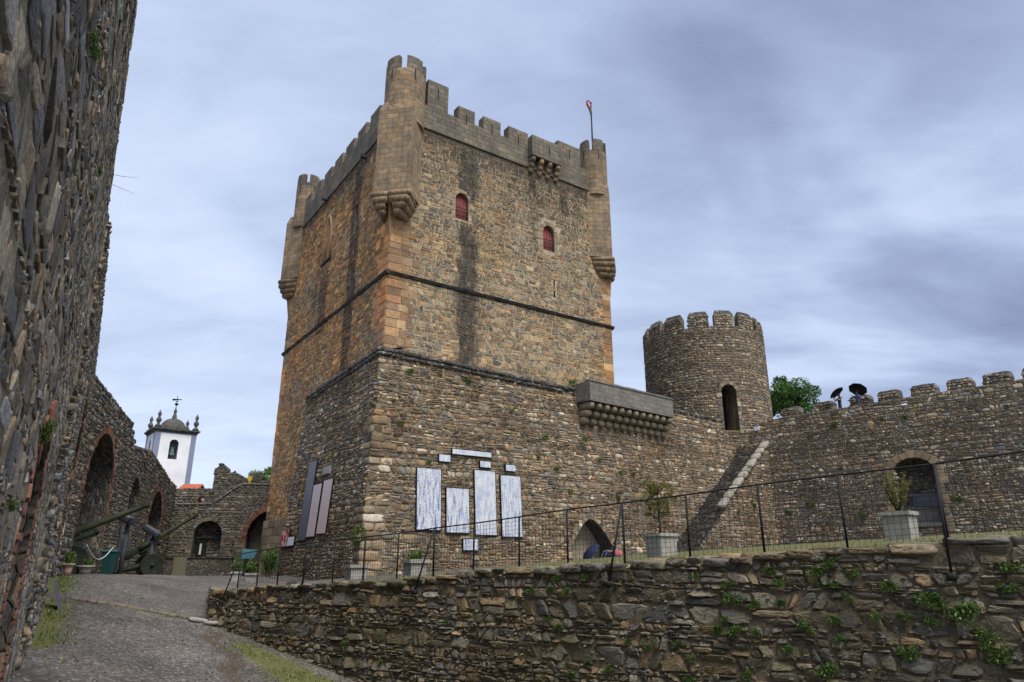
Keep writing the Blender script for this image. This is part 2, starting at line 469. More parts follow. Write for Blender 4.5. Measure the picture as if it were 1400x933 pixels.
def mortar_mat(name, col, col2, stains=(), scale=7.0, bump=.6, grime=.4):
    m, N, b = new_mat(name); p = N.pos()
    n = N.noise(p, scale, 7, .7); big = N.noise(p, .7, 5, .6); f = N.noise(p, 38, 4, .7)
    c = N.mix(N.rng(n, .35, .65), col, col2)
    c = N.mix(1.0, c, N.ramp(f, [(.3, (.5,) * 3), (.7, (1.4,) * 3)]), 'MULTIPLY')
    c = N.mix(N.rng(big, .45, .7, 0, grime), c, N.mix(1.0, c, (.4, .4, .4), 'MULTIPLY'))
    c = wall_stains(N, c, N.uv(), stains)
    finish(N, b, c, .95, N.bump(N.math('ADD', n, N.math('MULTIPLY', f, .4)), bump, .05), .15)
    return m

def rubble_mat(name, pal, mortar, sc=(2.4, 4.2), br=(.55, 1.25), bump=.8, grime=.5):
    """small-scale masonry as a surface: for reveals, copings and merlon faces (UV in metres)"""
    m, N, b = new_mat(name); p = N.pos(); uv = N.uv()
    wob = N.noise(p, 1.6, 3); add = N.new('ShaderNodeVectorMath', operation='ADD')
    N.put(add.inputs[0], N.scale(uv, (sc[0], sc[1], 1)))
    cmb = N.new('ShaderNodeCombineXYZ'); N.put(cmb.inputs[0], N.math('MULTIPLY', wob, .8)); N.put(cmb.inputs[1], N.math('MULTIPLY', wob, 1.3)); N.put(add.inputs[1], cmb.outputs[0])
    vec = add.outputs[0]
    colr = N.voro(vec, 1.0); edge = N.voro(vec, 1.0, 'DISTANCE_TO_EDGE', 'Distance')
    s = N.new('ShaderNodeSeparateColor'); N.put(s.inputs[0], colr)
    c = N.ramp(s.outputs[0], [(i / len(pal), q) for i, q in enumerate(pal)], 'CONSTANT')
    c = N.mix(1.0, c, N.ramp(s.outputs[1], [(0, (br[0],) * 3), (1, (br[1],) * 3)]), 'MULTIPLY')
    f = N.noise(p, 20, 6, .65)
    c = N.mix(1.0, c, N.ramp(f, [(.3, (.6,) * 3), (.7, (1.35,) * 3)]), 'MULTIPLY')
    e = N.rng(edge, .03, .12, 0, 1, True)
    c = N.mix(e, mortar, c)
    big = N.noise(p, .5, 5, .6)
    c = N.mix(N.rng(big, .42, .7, 0, grime), c, N.mix(1.0, c, (.4, .4, .42), 'MULTIPLY'))
    h = N.math('ADD', e, N.math('MULTIPLY', f, .35))
    finish(N, b, c, .93, N.bump(h, bump, .06), .2)
    return m

def ashlar_mat(name, pal, mortar, bw=.62, bh=.34, br=(.75, 1.2), grime=.6, streak=.5, top=(.09, .09, .085), bump=.5):
    """dressed blocks: brick bond in metre UVs, weathered and streaked"""
    m, N, b = new_mat(name); p = N.pos(); uv = N.uv()
    t = N.new('ShaderNodeTexBrick', offset=.5, squash=1.0); N.put(t.inputs['Vector'], uv)
    t.inputs['Color1'].default_value = (0, 0, 0, 1); t.inputs['Color2'].default_value = (1, 1, 1, 1); t.inputs['Mortar'].default_value = (.5, .5, .5, 1)
    t.inputs['Scale'].default_value = 1.0; t.inputs['Mortar Size'].default_value = .018; t.inputs['Mortar Smooth'].default_value = .4
    t.inputs['Brick Width'].default_value = bw; t.inputs['Row Height'].default_value = bh; t.inputs['Bias'].default_value = 0
    s = N.new('ShaderNodeSeparateColor'); N.put(s.inputs[0], t.outputs['Color'])
    c = N.ramp(s.outputs[0], [(i / max(1, len(pal) - 1), q) for i, q in enumerate(pal)])
    f = N.noise(p, 26, 6, .65); md = N.noise(p, 3.0, 5, .65)
    c = N.mix(1.0, c, N.ramp(f, [(.3, (.6,) * 3), (.7, (1.35,) * 3)]), 'MULTIPLY')
    c = N.mix(1.0, c, N.ramp(md, [(.3, (.65, .66, .7)), (.7, (1.22, 1.15, 1.05))]), 'MULTIPLY')
    c = N.mix(t.outputs['Fac'], c, mortar)
    st = N.noise(N.scale(p, (1.5, 1.5, .22)), 1.6, 5, .65)
    c = N.mix(N.rng(st, .47, .68, 0, streak), c, top)
    big = N.noise(p, .6, 5, .6)
    c = N.mix(N.rng(big, .44, .7, 0, grime), c, N.mix(1.0, c, (.45, .45, .47), 'MULTIPLY'))
    h = N.math('ADD', N.math('MULTIPLY', N.math('SUBTRACT', 1.0, t.outputs['Fac']), .8), N.math('MULTIPLY', f, .4))
    finish(N, b, c, .92, N.bump(h, bump, .03), .2)
    return m

def leaf_mat(name, dark, light, rough=.6):
    m, N, b = new_mat(name)
    a = N.new('ShaderNodeAttribute', attribute_name='stone'); s = N.new('ShaderNodeSeparateColor'); N.put(s.inputs[0], a.outputs['Color'])
    c = N.mix(s.outputs[0], dark, light)
    c = N.mix(N.math('GREATER_THAN', s.outputs[1], .93), c, tuple(min(1, q * 1.5 + .03) for q in light))
    finish(N, b, c, rough, None, .3)
    try:
        b.inputs['Subsurface Weight'].default_value = 0.0
    except Exception: pass
    tr = N.new('ShaderNodeBsdfTranslucent'); N.put(tr.inputs[0], c); mx = N.new('ShaderNodeMixShader'); mx.inputs[0].default_value = .3
    out = [q for q in N.n if q.bl_idname == 'ShaderNodeOutputMaterial'][0]
    N.l.new(b.outputs[0], mx.inputs[1]); N.l.new(tr.outputs[0], mx.inputs[2]); N.l.new(mx.outputs[0], out.inputs[0])
    return m

# ------------------------------------------------------------------ foliage helpers
def leaves(g, C, size, rng, mat=0, up=.3, asp=.5, st=None):
    """one bent leaf (two tris as a quad) at each centre"""
    C = np.asarray(C, float); n = len(C)
    d = rng.normal(0, 1, (n, 3)); d[:, 2] += up; d /= np.linalg.norm(d, axis=1)[:, None]
    h = rng.normal(0, 1, (n, 3)); w = np.cross(d, h); w /= np.linalg.norm(w, axis=1)[:, None] + 1e-9
    s = size * rng.uniform(.6, 1.4, (n, 1))
    nor = np.cross(d, w)
    P = np.stack([C - d * s * .5, C + w * s * asp * .5 + nor * s * .08, C + d * s * .5, C - w * s * asp * .5 + nor * s * .08], 1).reshape(-1, 3)
    F = np.arange(n * 4).reshape(n, 4)
    if st is None: st = rng.random((n, 4))
    g.add(P, [F], mat, None, np.repeat(st, 4, axis=0))

def blob_pts(n, c, r, rng, shell=.45):
    d = rng.normal(0, 1, (n, 3)); d /= np.linalg.norm(d, axis=1)[:, None]
    q = rng.uniform(shell, 1, (n, 1)) ** .7
    return np.asarray(c) + d * q * np.asarray(r)

def blades(g, C, h, rng, mat=0, w=.012, lean=.5):
    C = np.asarray(C, float); n = len(C); a = rng.uniform(0, 6.28, n); hh = h * rng.uniform(.5, 1.5, n)
    dx = np.stack([np.cos(a), np.sin(a), np.zeros(n)], 1); ln = rng.normal(0, lean, (n, 1)) * hh[:, None] * np.stack([-np.sin(a), np.cos(a), np.zeros(n)], 1)
    ww = w * rng.uniform(.6, 1.5, (n, 1))
    top = C + ln + np.stack([np.zeros(n), np.zeros(n), hh], 1); mid = C + ln * .35 + np.stack([np.zeros(n), np.zeros(n), hh * .55], 1)
    P = np.stack([C - dx * ww, C + dx * ww, mid + dx * ww * .7, top, mid - dx * ww * .7], 1).reshape(-1, 3)
    b = (np.arange(n) * 5)[:, None]
    g.add(P, [b + np.array([[0, 1, 2, 4]]), b + np.array([[4, 2, 3]])], mat, None, np.repeat(rng.random((n, 4)), 5, axis=0))
# ------------------------------------------------------------------ camera, world, light
cam = bpy.data.cameras.new('camera'); cam.lens = 24.0 * FPX / 933.3; cam.sensor_width = 36.0; cam.clip_start = .05; cam.clip_end = 3000
co = bpy.data.objects.new('camera', cam); COL.objects.link(co); co.rotation_euler = (math.pi / 2 + PITCH, 0, 0); SC.camera = co
SC.view_settings.view_transform = 'Standard'; SC.view_settings.look = 'None'; SC.view_settings.exposure = 1.25; SC.view_settings.gamma = 1.0
SC.view_settings.use_curve_mapping = False
SC.cycles.max_bounces = 5; SC.cycles.diffuse_bounces = 3; SC.cycles.transparent_max_bounces = 6

SUN_EL, SUN_AZ = math.radians(60), math.radians(146)     # azimuth measured from +Y (view direction) clockwise
w = bpy.data.worlds.new('World'); SC.world = w; w.use_nodes = True
N = NT(w.node_tree); N.n.clear()
outw = N.new('ShaderNodeOutputWorld'); bg = N.new('ShaderNodeBackground'); N.l.new(bg.outputs[0], outw.inputs[0])
sky = N.new('ShaderNodeTexSky', sky_type='NISHITA'); sky.sun_disc = False; sky.sun_elevation = SUN_EL; sky.sun_rotation = SUN_AZ
tc = N.new('ShaderNodeTexCoord').outputs['Generated']
sx = N.new('ShaderNodeSeparateXYZ'); N.put(sx.inputs[0], tc)
zz = N.math('ADD', N.math('MAXIMUM', sx.outputs[2], 0.0), .22)
cv = N.new('ShaderNodeCombineXYZ'); N.put(cv.inputs[0], N.math('DIVIDE', sx.outputs[0], zz)); N.put(cv.inputs[1], N.math('DIVIDE', sx.outputs[1], zz))
cvs = N.scale(cv.outputs[0], (.7, 1.0, 1.0))
big = N.noise(cvs, .7, 3, .5, .3); mid = N.noise(cvs, 1.5, 4, .48, .6); sm = N.noise(N.scale(cv.outputs[0], (.7, 1.5, 1)), 4.6, 7, .6, .5)
# a darker bank of cloud stands to the upper right of the view
bank = N.new('ShaderNodeVectorMath', operation='DOT_PRODUCT'); N.put(bank.inputs[0], tc); bank.inputs[1].default_value = Vector(ray(1330, 190)).normalized()
bk = N.rng(bank.outputs['Value'], .86, .995, 0, 1, True)
bank2 = N.new('ShaderNodeVectorMath', operation='DOT_PRODUCT'); N.put(bank2.inputs[0], tc); bank2.inputs[1].default_value = Vector(ray(1180, 330)).normalized()
bk2 = N.rng(bank2.outputs['Value'], .955, 1.0, 0, 1, True)
d = N.math('ADD', N.math('MULTIPLY', big, .40), N.math('ADD', N.math('MULTIPLY', mid, .40), N.math('MULTIPLY', sm, .20)))
d = N.math('ADD', d, N.math('MULTIPLY', sx.outputs[2], .26))
d = N.math('ADD', d, N.math('MULTIPLY', bk, N.rng(mid, .36, .62, .10, .30)))
d = N.math('SUBTRACT', d, N.math('MULTIPLY', bk2, .035))
cl = N.ramp(d, [(.34, (5.1, 5.7, 6.8)), (.48, (4.45, 5.1, 6.45)), (.60, (3.55, 4.2, 5.6)), (.73, (2.5, 3.0, 4.3)), (.93, (1.3, 1.6, 2.65))])
# ColorRamp clamps nothing above 1, so the cloud radiance is kept as plain colour values
low = N.rng(sx.outputs[2], -.02, .05)
cl = N.mix(low, (1.6, 1.6, 1.5), cl)
mixs = N.mix(.94, sky.outputs[0], cl)
N.put(bg.inputs['Color'], mixs); bg.inputs['Strength'].default_value = .072

sun = bpy.data.lights.new('sun', 'SUN'); sun.energy = 2.1; sun.angle = math.radians(35); sun.color = (1.0, .95, .87)
so = bpy.data.objects.new('sun', sun); COL.objects.link(so)
sd = Vector((math.sin(SUN_AZ) * math.cos(SUN_EL), math.cos(SUN_AZ) * math.cos(SUN_EL), math.sin(SUN_EL)))
so.rotation_euler = sd.to_track_quat('Z', 'Y').to_euler()

# ------------------------------------------------------------------ materials
TAN = [(.31, .24, .145), (.26, .205, .13), (.22, .185, .13), (.34, .26, .155), (.19, .165, .125), (.28, .20, .115), (.24, .205, .15), (.36, .29, .18), (.29, .18, .095), (.175, .16, .13)]
SAND = [(.37, .235, .125), (.31, .20, .115), (.39, .27, .15), (.33, .18, .10), (.34, .245, .15), (.28, .185, .115)]
BUFF = [(.33, .25, .155), (.28, .215, .14), (.25, .195, .13), (.35, .275, .18)]
CURT = [(.20, .16, .11), (.27, .21, .14), (.15, .135, .12), (.33, .27, .18), (.23, .155, .09), (.12, .118, .115), (.42, .385, .32), (.25, .20, .135), (.29, .19, .105), (.17, .165, .155), (.22, .18, .125), (.36, .31, .23), (.19, .14, .095)]
SLATE = [(.105, .10, .09), (.15, .135, .11), (.085, .088, .09), (.18, .155, .115), (.13, .125, .12), (.21, .185, .14), (.20, .15, .10), (.16, .165, .17), (.12, .105, .08)]
FIELD = [(.15, .138, .112), (.185, .155, .108), (.12, .118, .108), (.22, .18, .125), (.225, .165, .10), (.165, .143, .103), (.135, .13, .118), (.22, .205, .165), (.18, .152, .108), (.11, .11, .106), (.235, .175, .105), (.16, .146, .118), (.19, .175, .135)]
BRICK = [(.235, .105, .07), (.20, .09, .06), (.26, .125, .082), (.17, .08, .058)]

KSTAIN_R = [(4.4, 6.3, 22.2, 27.4, .85), (4.5, 6.4, 10.5, 21.4, .92), (10.0, 11.2, 24.0, 27.4, .8), (13.0, 14.2, 23.8, 27.4, .7), (-.5, 18, 25.6, 28.0, .62), (10.6, 11.3, 20.2, 26, .5)]
KSTAIN_L = [(5.0, 7.0, 9.5, 27.4, .85), (10.5, 12.6, 15.2, 21.2, .7), (12.6, 13.8, 17, 25, .5), (-.5, 21, 26.0, 28.0, .6), (3.4, 4.4, 18, 25, .4)]
M = {}
KP = [(.22, .46, .62, (1.2, 1.0, .70), .65), (.5, .5, .62, (.55, .53, .52), .6), (.9, .55, .68, (1.25, 1.2, 1.05), .5)]
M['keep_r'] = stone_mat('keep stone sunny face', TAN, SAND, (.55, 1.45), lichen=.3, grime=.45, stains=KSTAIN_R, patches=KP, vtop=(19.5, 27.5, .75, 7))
M['keep_l'] = stone_mat('keep stone side face', TAN, SAND, (.6, 1.4), lichen=.25, grime=.45, stains=KSTAIN_L, patches=[(.22, .38, .54, (1.7, 1.22, .74), .9)] + KP[2:], vtop=(22.5, 28.5, .6, 6))  # orange patches, their colour brightened because this face gets less light
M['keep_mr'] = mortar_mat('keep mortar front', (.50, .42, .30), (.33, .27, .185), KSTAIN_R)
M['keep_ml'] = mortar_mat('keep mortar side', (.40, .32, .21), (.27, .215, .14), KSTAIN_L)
M['curt'] = stone_mat('curtain rubble', CURT, BUFF, (.5, 1.5), lichen=.5, moss=.5, grime=.5, patches=[(.33, .46, .60, (.52, .48, .43), .85), (.55, .50, .62, (1.2, 1.22, 1.2), .6), (.4, .52, .64, (1.2, .95, .62), .6), (1.3, .56, .68, (.5, .5, .47), .6)])
CURTR = [tuple(min(.55, x * 1.28 + .012 * k) for k, x in enumerate(q)) for q in CURT]
M['curtr'] = stone_mat('right curtain rubble', CURTR, BUFF, (.5, 1.5), lichen=.6, moss=.5, grime=.45, patches=[(.33, .48, .62, (.55, .54, .52), .8), (.6, .50, .62, (1.15, 1.2, 1.22), .7), (.4, .54, .66, (1.15, .98, .72), .5)])
M['curt_m'] = mortar_mat('curtain mortar', (.25, .20, .135), (.12, .095, .065))
M['round'] = stone_mat('round tower rubble', [(.25, .20, .14), (.19, .16, .12), (.30, .25, .175), (.15, .14, .125), (.23, .16, .10), (.33, .29, .22), (.12, .115, .11), (.21, .18, .13)], BUFF, (.6, 1.4), lichen=.3, moss=.3, grime=.4)
M['slate'] = stone_mat('slate rubble', SLATE, BRICK, (.55, 1.5), lichen=.55, moss=.3, grime=.45, bump=.5)
M['slateL'] = stone_mat('slate rubble lifted for low light', [tuple(min(.5, c * 1.35) for c in q) for q in SLATE], BRICK, (.45, 1.6), lichen=.6, moss=.4, grime=.5, bump=.9, grain=40)  # slate and its mortar lightened in colour, as this wall gets little light
M['slateL_m'] = mortar_mat('slate mortar lifted for low light', (.32, .27, .19), (.16, .135, .10))
M['slate_m'] = mortar_mat('slate wall mortar', (.22, .185, .135), (.11, .095, .07))
M['field'] = stone_mat('fieldstone', FIELD, [(.30, .28, .25), (.25, .22, .17)], (.5, 1.4), lichen=.45, moss=.85, grime=.5, bump=.6, grain=34, patches=[(.5, .44, .6, (.62, .64, .52), .7), (.8, .54, .68, (1.15, 1.0, .78), .5)])
M['field_m'] = mortar_mat('earth between stones', (.22, .175, .12), (.10, .082, .056), scale=9)
M['brick'] = stone_mat('old brick', BRICK, None, (.6, 1.3), lichen=.15, grime=.5)
M['sand'] = stone_mat('sandstone', SAND, BUFF, (.7, 1.25), lichen=.15, grime=.4)
M['buff'] = stone_mat('buff dressed stone', BUFF, None, (.75, 1.2), lichen=.2, grime=.4)
M['rub'] = rubble_mat('rubble surface', CURT, (.16, .13, .095))
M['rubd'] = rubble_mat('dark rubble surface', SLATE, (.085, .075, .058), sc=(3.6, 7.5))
M['rubk'] = rubble_mat('keep rubble surface', TAN, (.26, .22, .155))
M['ash'] = ashlar_mat('turret ashlar', [(.34, .235, .135), (.25, .19, .125), (.37, .27, .165), (.22, .185, .14)], (.12, .095, .065), bw=.75, bh=.36)
M['ashg'] = ashlar_mat('parapet ashlar', [(.215, .185, .14), (.15, .135, .11), (.25, .21, .155), (.135, .125, .108)], (.065, .056, .045), bw=.7, bh=.34, streak=.6)
M['cement'] = ashlar_mat('grey dressed stone', [(.20, .19, .17), (.17, .165, .15), (.23, .215, .19)], (.12, .115, .105), bw=.6, bh=.3, streak=.35, grime=.35)
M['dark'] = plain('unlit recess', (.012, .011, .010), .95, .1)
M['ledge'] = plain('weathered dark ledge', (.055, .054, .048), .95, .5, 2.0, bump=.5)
M['cap'] = rubble_mat('weathered wall top', [(.10, .10, .095), (.14, .13, .115), (.085, .08, .07), (.17, .16, .145)], (.06, .055, .045), sc=(1.6, 3))
M['redwood'] = plain('red painted wood', (.23, .055, .045), .7, .25, 5)
M['iron'] = plain('black painted iron', (.016, .017, .019), .6, .2, 9, spec=.15)
M['steel'] = plain('grey painted steel', (.07, .074, .088), .6, .25, 5, spec=.15)
M['olive'] = plain('olive green paint', (.026, .032, .017), .6, .35, 3, spec=.12)
M['oliveD'] = plain('dark olive paint', (.022, .027, .019), .7, .3, 4, spec=.1)
M['plaster'] = plain('white plaster', (.72, .72, .735), .9, .10, .5, bump=.05)
M['bluegrey'] = plain('blue grey painted stone', (.20, .225, .31), .9, .08, 1.2)
M['darkstone'] = plain('dark weathered granite', (.085, .082, .072), .9, .4, 1.5)
M['rooftile'] = None
M['planter'] = plain('pale concrete', (.31, .295, .265), .9, .22, 5, bump=.3)
M['terra'] = plain('pale terracotta', (.50, .33, .235), .85, .2, 6)
M['soil'] = plain('dark soil', (.03, .022, .015), .95, .4, 12)
M['bin'] = plain('dark green plastic', (.012, .052, .048), .4, .15, 4)
M['white'] = plain('white painted sheet', (.66, .67, .70), .6, .08, 5)
M['pinkm'] = None
M['leaf'] = leaf_mat('tree leaves', (.022, .055, .012), (.09, .19, .035))
M['leafy'] = leaf_mat('bright tree leaves', (.05, .12, .018), (.16, .28, .05))
M['fern'] = leaf_mat('wall fern leaves', (.035, .07, .014), (.12, .20, .04))
M['conif'] = leaf_mat('yellow green needles', (.075, .085, .018), (.24, .22, .06))
M['box'] = leaf_mat('clipped shrub leaves', (.03, .05, .010), (.12, .16, .03))
M['grass'] = leaf_mat('grass blades', (.05, .085, .016), (.18, .22, .055))
M['dry'] = leaf_mat('dry grass blades', (.12, .11, .04), (.34, .29, .14))
M['bark'] = plain('bark', (.10, .08, .06), .95, .4, 8)
M['skin'] = plain('skin', (.42, .24, .17), .6, .06, 9, bump=.02)
M['navy'] = plain('navy cloth', (.012, .017, .05), .9, .2, 12)
M['blue'] = plain('blue rain jacket', (.018, .035, .16), .6, .2, 10)
M['maroon'] = plain('maroon and navy cloth', (.05, .018, .03), .9, .2, 12)
M['jeans'] = plain('denim', (.05, .07, .12), .9, .2, 12)
M['hair'] = plain('brown hair', (.05, .03, .018), .8, .2, 20)
M['umb'] = plain('black umbrella cloth', (.018, .02, .026), .65, .12, 8)
M['umbb'] = plain('dark blue umbrella cloth', (.014, .018, .05), .7, .12, 8)
M['salmon'] = plain('salmon cloth', (.45, .15, .13), .85, .12, 8)
M['chrome'] = plain('bare steel rod', (.35, .35, .36), .35, .05, 8, metal=.8)
M['flagred'] = plain('red flag cloth', (.40, .02, .018), .85, .1, 6)
M['flaggreen'] = plain('green flag cloth', (.012, .13, .04), .85, .1, 6)
M['yellow'] = plain('yellow painted sheet', (.62, .42, .02), .6, .06, 6)
M['corb'] = stone_mat('corbel stone', [(.30, .235, .15), (.22, .185, .13), (.34, .25, .14)], None, (.7, 1.2), lichen=.3, grime=.5)
M['stepm'] = rubble_mat('worn steps darkened for shade', [(.17, .155, .13), (.22, .20, .165), (.14, .132, .118)], (.08, .07, .056), sc=(1.8, 3.5))  # stone colour darkened to carry the shade lying on the stair
M['palecope'] = stone_mat('pale coping stone', [(.28, .265, .235)], None, (.8, 1.2), lichen=.3, grime=.4)
M['sandw'] = plain('bright sandstone moulding', (.46, .27, .13), .9, .25, 3)
M['eye'] = plain('eye', (.02, .015, .012), .3, .02, 6)

def roof_mat():
    m, N, b = new_mat('red clay roof tiles'); uv = N.uv(); p = N.pos()
    wv = N.new('ShaderNodeTexWave', wave_type='BANDS', bands_direction='X'); N.put(wv.inputs['Vector'], uv); wv.inputs['Scale'].default_value = 1.6
    n = N.noise(p, 3, 5); c = N.mix(n, (.33, .075, .035), (.52, .16, .08))
    c = N.mix(1.0, c, N.ramp(wv.outputs['Fac'], [(0, (.6,) * 3), (.6, (1.1,) * 3)]), 'MULTIPLY')
    finish(N, b, c, .85, N.bump(wv.outputs['Fac'], .9, .08)); return m
M['rooftile'] = roof_mat()

def tile_mat(name, seed, smear):
    """glazed white panel: blue veined ground and soft columns of blue marks"""
    m, N, b = new_mat(name); uv = N.uv(); p = N.pos()
    off = N.new('ShaderNodeVectorMath', operation='ADD'); N.put(off.inputs[0], uv); off.inputs[1].default_value = (seed * 7.3, seed * 3.1, 0); q = off.outputs[0]
    v1 = N.noise(N.scale(q, (2.2, .9, 1)), 1.6, 6, .65, 1.2); v2 = N.noise(N.scale(q, (3.2, .35, 1)), 2.6, 4, .6)
    rows = N.noise(N.scale(q, (5.5, 11, 1)), 1.6, 2, .5)
    s = N.new('ShaderNodeSeparateXYZ'); N.put(s.inputs[0], uv)
    low = N.rng(s.outputs[1], 4.6, 2.6, .3, 1.0)
    c = N.mix(N.rng(v1, .46, .72), (.56, .58, .61), (.27, .34, .49))
    c = N.mix(N.math('MULTIPLY', N.rng(v2, .5, .64), N.math('MULTIPLY', low, smear)), c, (.055, .07, .20))
    c = N.mix(N.math('MULTIPLY', N.rng(rows, .50, .57), N.math('MULTIPLY', N.rng(v2, .38, .55), .75 * smear)), c, (.07, .085, .23))
    dirt = N.noise(p, 5, 5); c = N.mix(N.rng(dirt, .5, .75, 0, .35), c, (.34, .32, .30))
    finish(N, b, c, .42, None, .4); return m
for i, sm_ in enumerate((1.0, .8, .35, .6)): M['tile%d' % i] = tile_mat('glazed tile panel %d' % i, i + 1, sm_)

def granite(name, c1, c2):
    m, N, b = new_mat(name); p = N.pos(); n = N.noise(p, 9, 6, .75); n2 = N.noise(p, 30, 3, .6)
    c = N.mix(N.rng(n, .35, .65), c1, c2); c = N.mix(N.rng(n2, .55, .7, 0, .5), c, tuple(q * .55 for q in c1))
    finish(N, b, c, .5, None, .35); return m
M['pinkm'] = granite('pink veined marble', (.52, .38, .365), (.62, .52, .50))
M['blackm'] = granite('dark slate panel', (.075, .08, .095), (.14, .145, .16))
M['slabm'] = granite('mossy stone slab', (.11, .105, .055), (.15, .145, .10))

# ------------------------------------------------------------------ wall frames
A_ = (.8251, .5650); B_ = (-.5650, .8251)
KR = Frame((-7.33, 37, 0), A_); KL = Frame((-7.33, 37, 0), B_, flip=-1)
KRW, KLW = 17.68, 20.2
LW = Frame((-7.55, 35.2, -.72), A_, .07); LEN1 = 17.3
PL = Frame((-7.55, 35.2, -.72), B_, .07, flip=-1)
o2 = LW.pt(LEN1, 0); L2 = Frame(o2, (.768, .641), .07)
RW = Frame((21.2, 52.4, 0), (.69, -.72))
FE = Frame((-7.4, 19, 0), (.8, -.6))
E0 = np.array([-7.6, 11.55]); E1 = np.array([-15.3, 24.2])
W1A = Frame((E0[0] - .045, E0[1] - .02, 0), (.533, -.846), flip=-1); W1A.n = np.array([.846, .533, 0])   # u grows towards the camera
W1B = Frame((E0[0], E0[1], 0), (-.521, .853))
W2 = Frame((E1[0], E1[1], 0), (-.339, .941)); W3 = Frame((-18.6, 35.2, 0), (-.348, .937)); BW = Frame((-25.2, 53.5, 0), (.98, .2))

# ------------------------------------------------------------------ ground
def smin(a, b, k=.12):
    h = np.clip(.5 + .5 * (b - a) / k, 0, 1); return b * (1 - h) + a * h - k * h * (1 - h)
def gz(x, y):
    x = np.asarray(x, float); y = np.asarray(y, float)
    pl = -2.87 - .177 * x
    cap = np.interp(y, [10, 24, 27, 31, 37, 55, 90], [-.36, -.36, -.37, -.47, -.60, -.86, -1.0])
    z = smin(pl, cap, .25)
    # behind the keep's near corner the yard is level
    t = np.clip((y - 21.5) / 6.0, 0, 1); t = t * t * (3 - 2 * t)
    far = np.maximum(z, np.minimum(-.18 + .0753 * x + .0033 * y - .05, cap))
    z = z * (1 - t) + np.minimum(far, cap) * t
    return np.maximum(z, -2.95)
WT_U = [-.45, 2, 4, 6.2, 8.3, 10.5, 11.6, 12.8, 14, 15.1, 16.4, 20, 30]
WT_Z = [-.67, -.49, -.40, -.32, -.11, -.02, .04, .10, .17, .23, .30, .45, .8]
def wtop(u): return np.interp(u, WT_U, WT_Z)

def noise2(x, y, s, seed=0):
    r = np.random.default_rng(seed); z = 0
    for k in range(6):
        a = r.uniform(0, 6.28); f = s * r.uniform(.6, 1.9); z = z + np.sin(x * f * math.cos(a) + y * f * math.sin(a) + r.uniform(0, 6.28)) / 6
    return z

def grid_sheet(name, X, Y, Z, st, mat):
    ny, nx = X.shape; g = Geo()
    i = np.arange(ny * nx).reshape(ny, nx)
    q = np.stack([i[:-1, :-1], i[:-1, 1:], i[1:, 1:], i[1:, :-1]], -1).reshape(-1, 4)
    g.add(np.stack([X, Y, Z], -1).reshape(-1, 3), [q], 0, np.stack([X, Y], -1).reshape(-1, 2), st.reshape(-1, 4), smooth=True)
    return g.build(name, mat)

def ground_mat():
    m, N, b = new_mat('gravel and thin grass'); p = N.pos()
    a = N.new('ShaderNodeAttribute', attribute_name='stone'); s = N.new('ShaderNodeSeparateColor'); N.put(s.inputs[0], a.outputs['Color'])
    v = N.voro(p, 20, 'F1', 'Color'); vs = N.new('ShaderNodeSeparateColor'); N.put(vs.inputs[0], v); vd = N.voro(p, 20, 'F1', 'Distance')
    v2 = N.voro(p, 70, 'F1', 'Color'); v2s = N.new('ShaderNodeSeparateColor'); N.put(v2s.inputs[0], v2)
    c = N.ramp(vs.outputs[0], [(0, (.06, .056, .054)), (.3, (.10, .094, .09)), (.55, (.145, .136, .128)), (.8, (.075, .067, .06)), (.94, (.27, .26, .245))], 'CONSTANT')
    c = N.mix(.3, c, N.ramp(v2s.outputs[0], [(0, (.065, .06, .06)), (.6, (.15, .142, .137)), (.9, (.28, .265, .25))], 'CONSTANT'))
    big = N.noise(p, .55, 5, .6); c = N.mix(1.0, c, N.ramp(big, [(.3, (.6, .59, .58)), (.7, (1.32, 1.28, 1.24))]), 'MULTIPLY')
    earth = N.noise(p, 1.1, 6, .65); c = N.mix(N.rng(earth, .55, .72, 0, .55), c, (.105, .085, .06))
    gn = N.noise(p, 3.5, 6, .7); gm = N.math('ADD', s.outputs[0], N.math('MULTIPLY', N.math('SUBTRACT', gn, .5), .9))
    gcol = N.mix(N.noise(p, 14, 4, .7), (.055, .07, .018), (.15, .14, .06))
    c = N.mix(N.rng(gm, .38, .62), c, gcol)
    lm = N.math('ADD', s.outputs[1], N.math('MULTIPLY', N.math('SUBTRACT', gn, .5), .7))
    c = N.mix(N.rng(lm, .45, .6, 0, .85), c, (.075, .055, .04))
    h = N.math('ADD', N.math('SUBTRACT', 1.0, vd), N.math('MULTIPLY', gn, 1.0))
    finish(N, b, c, .9, N.bump(h, .9, .03), .2); return m
M['ground'] = ground_mat()

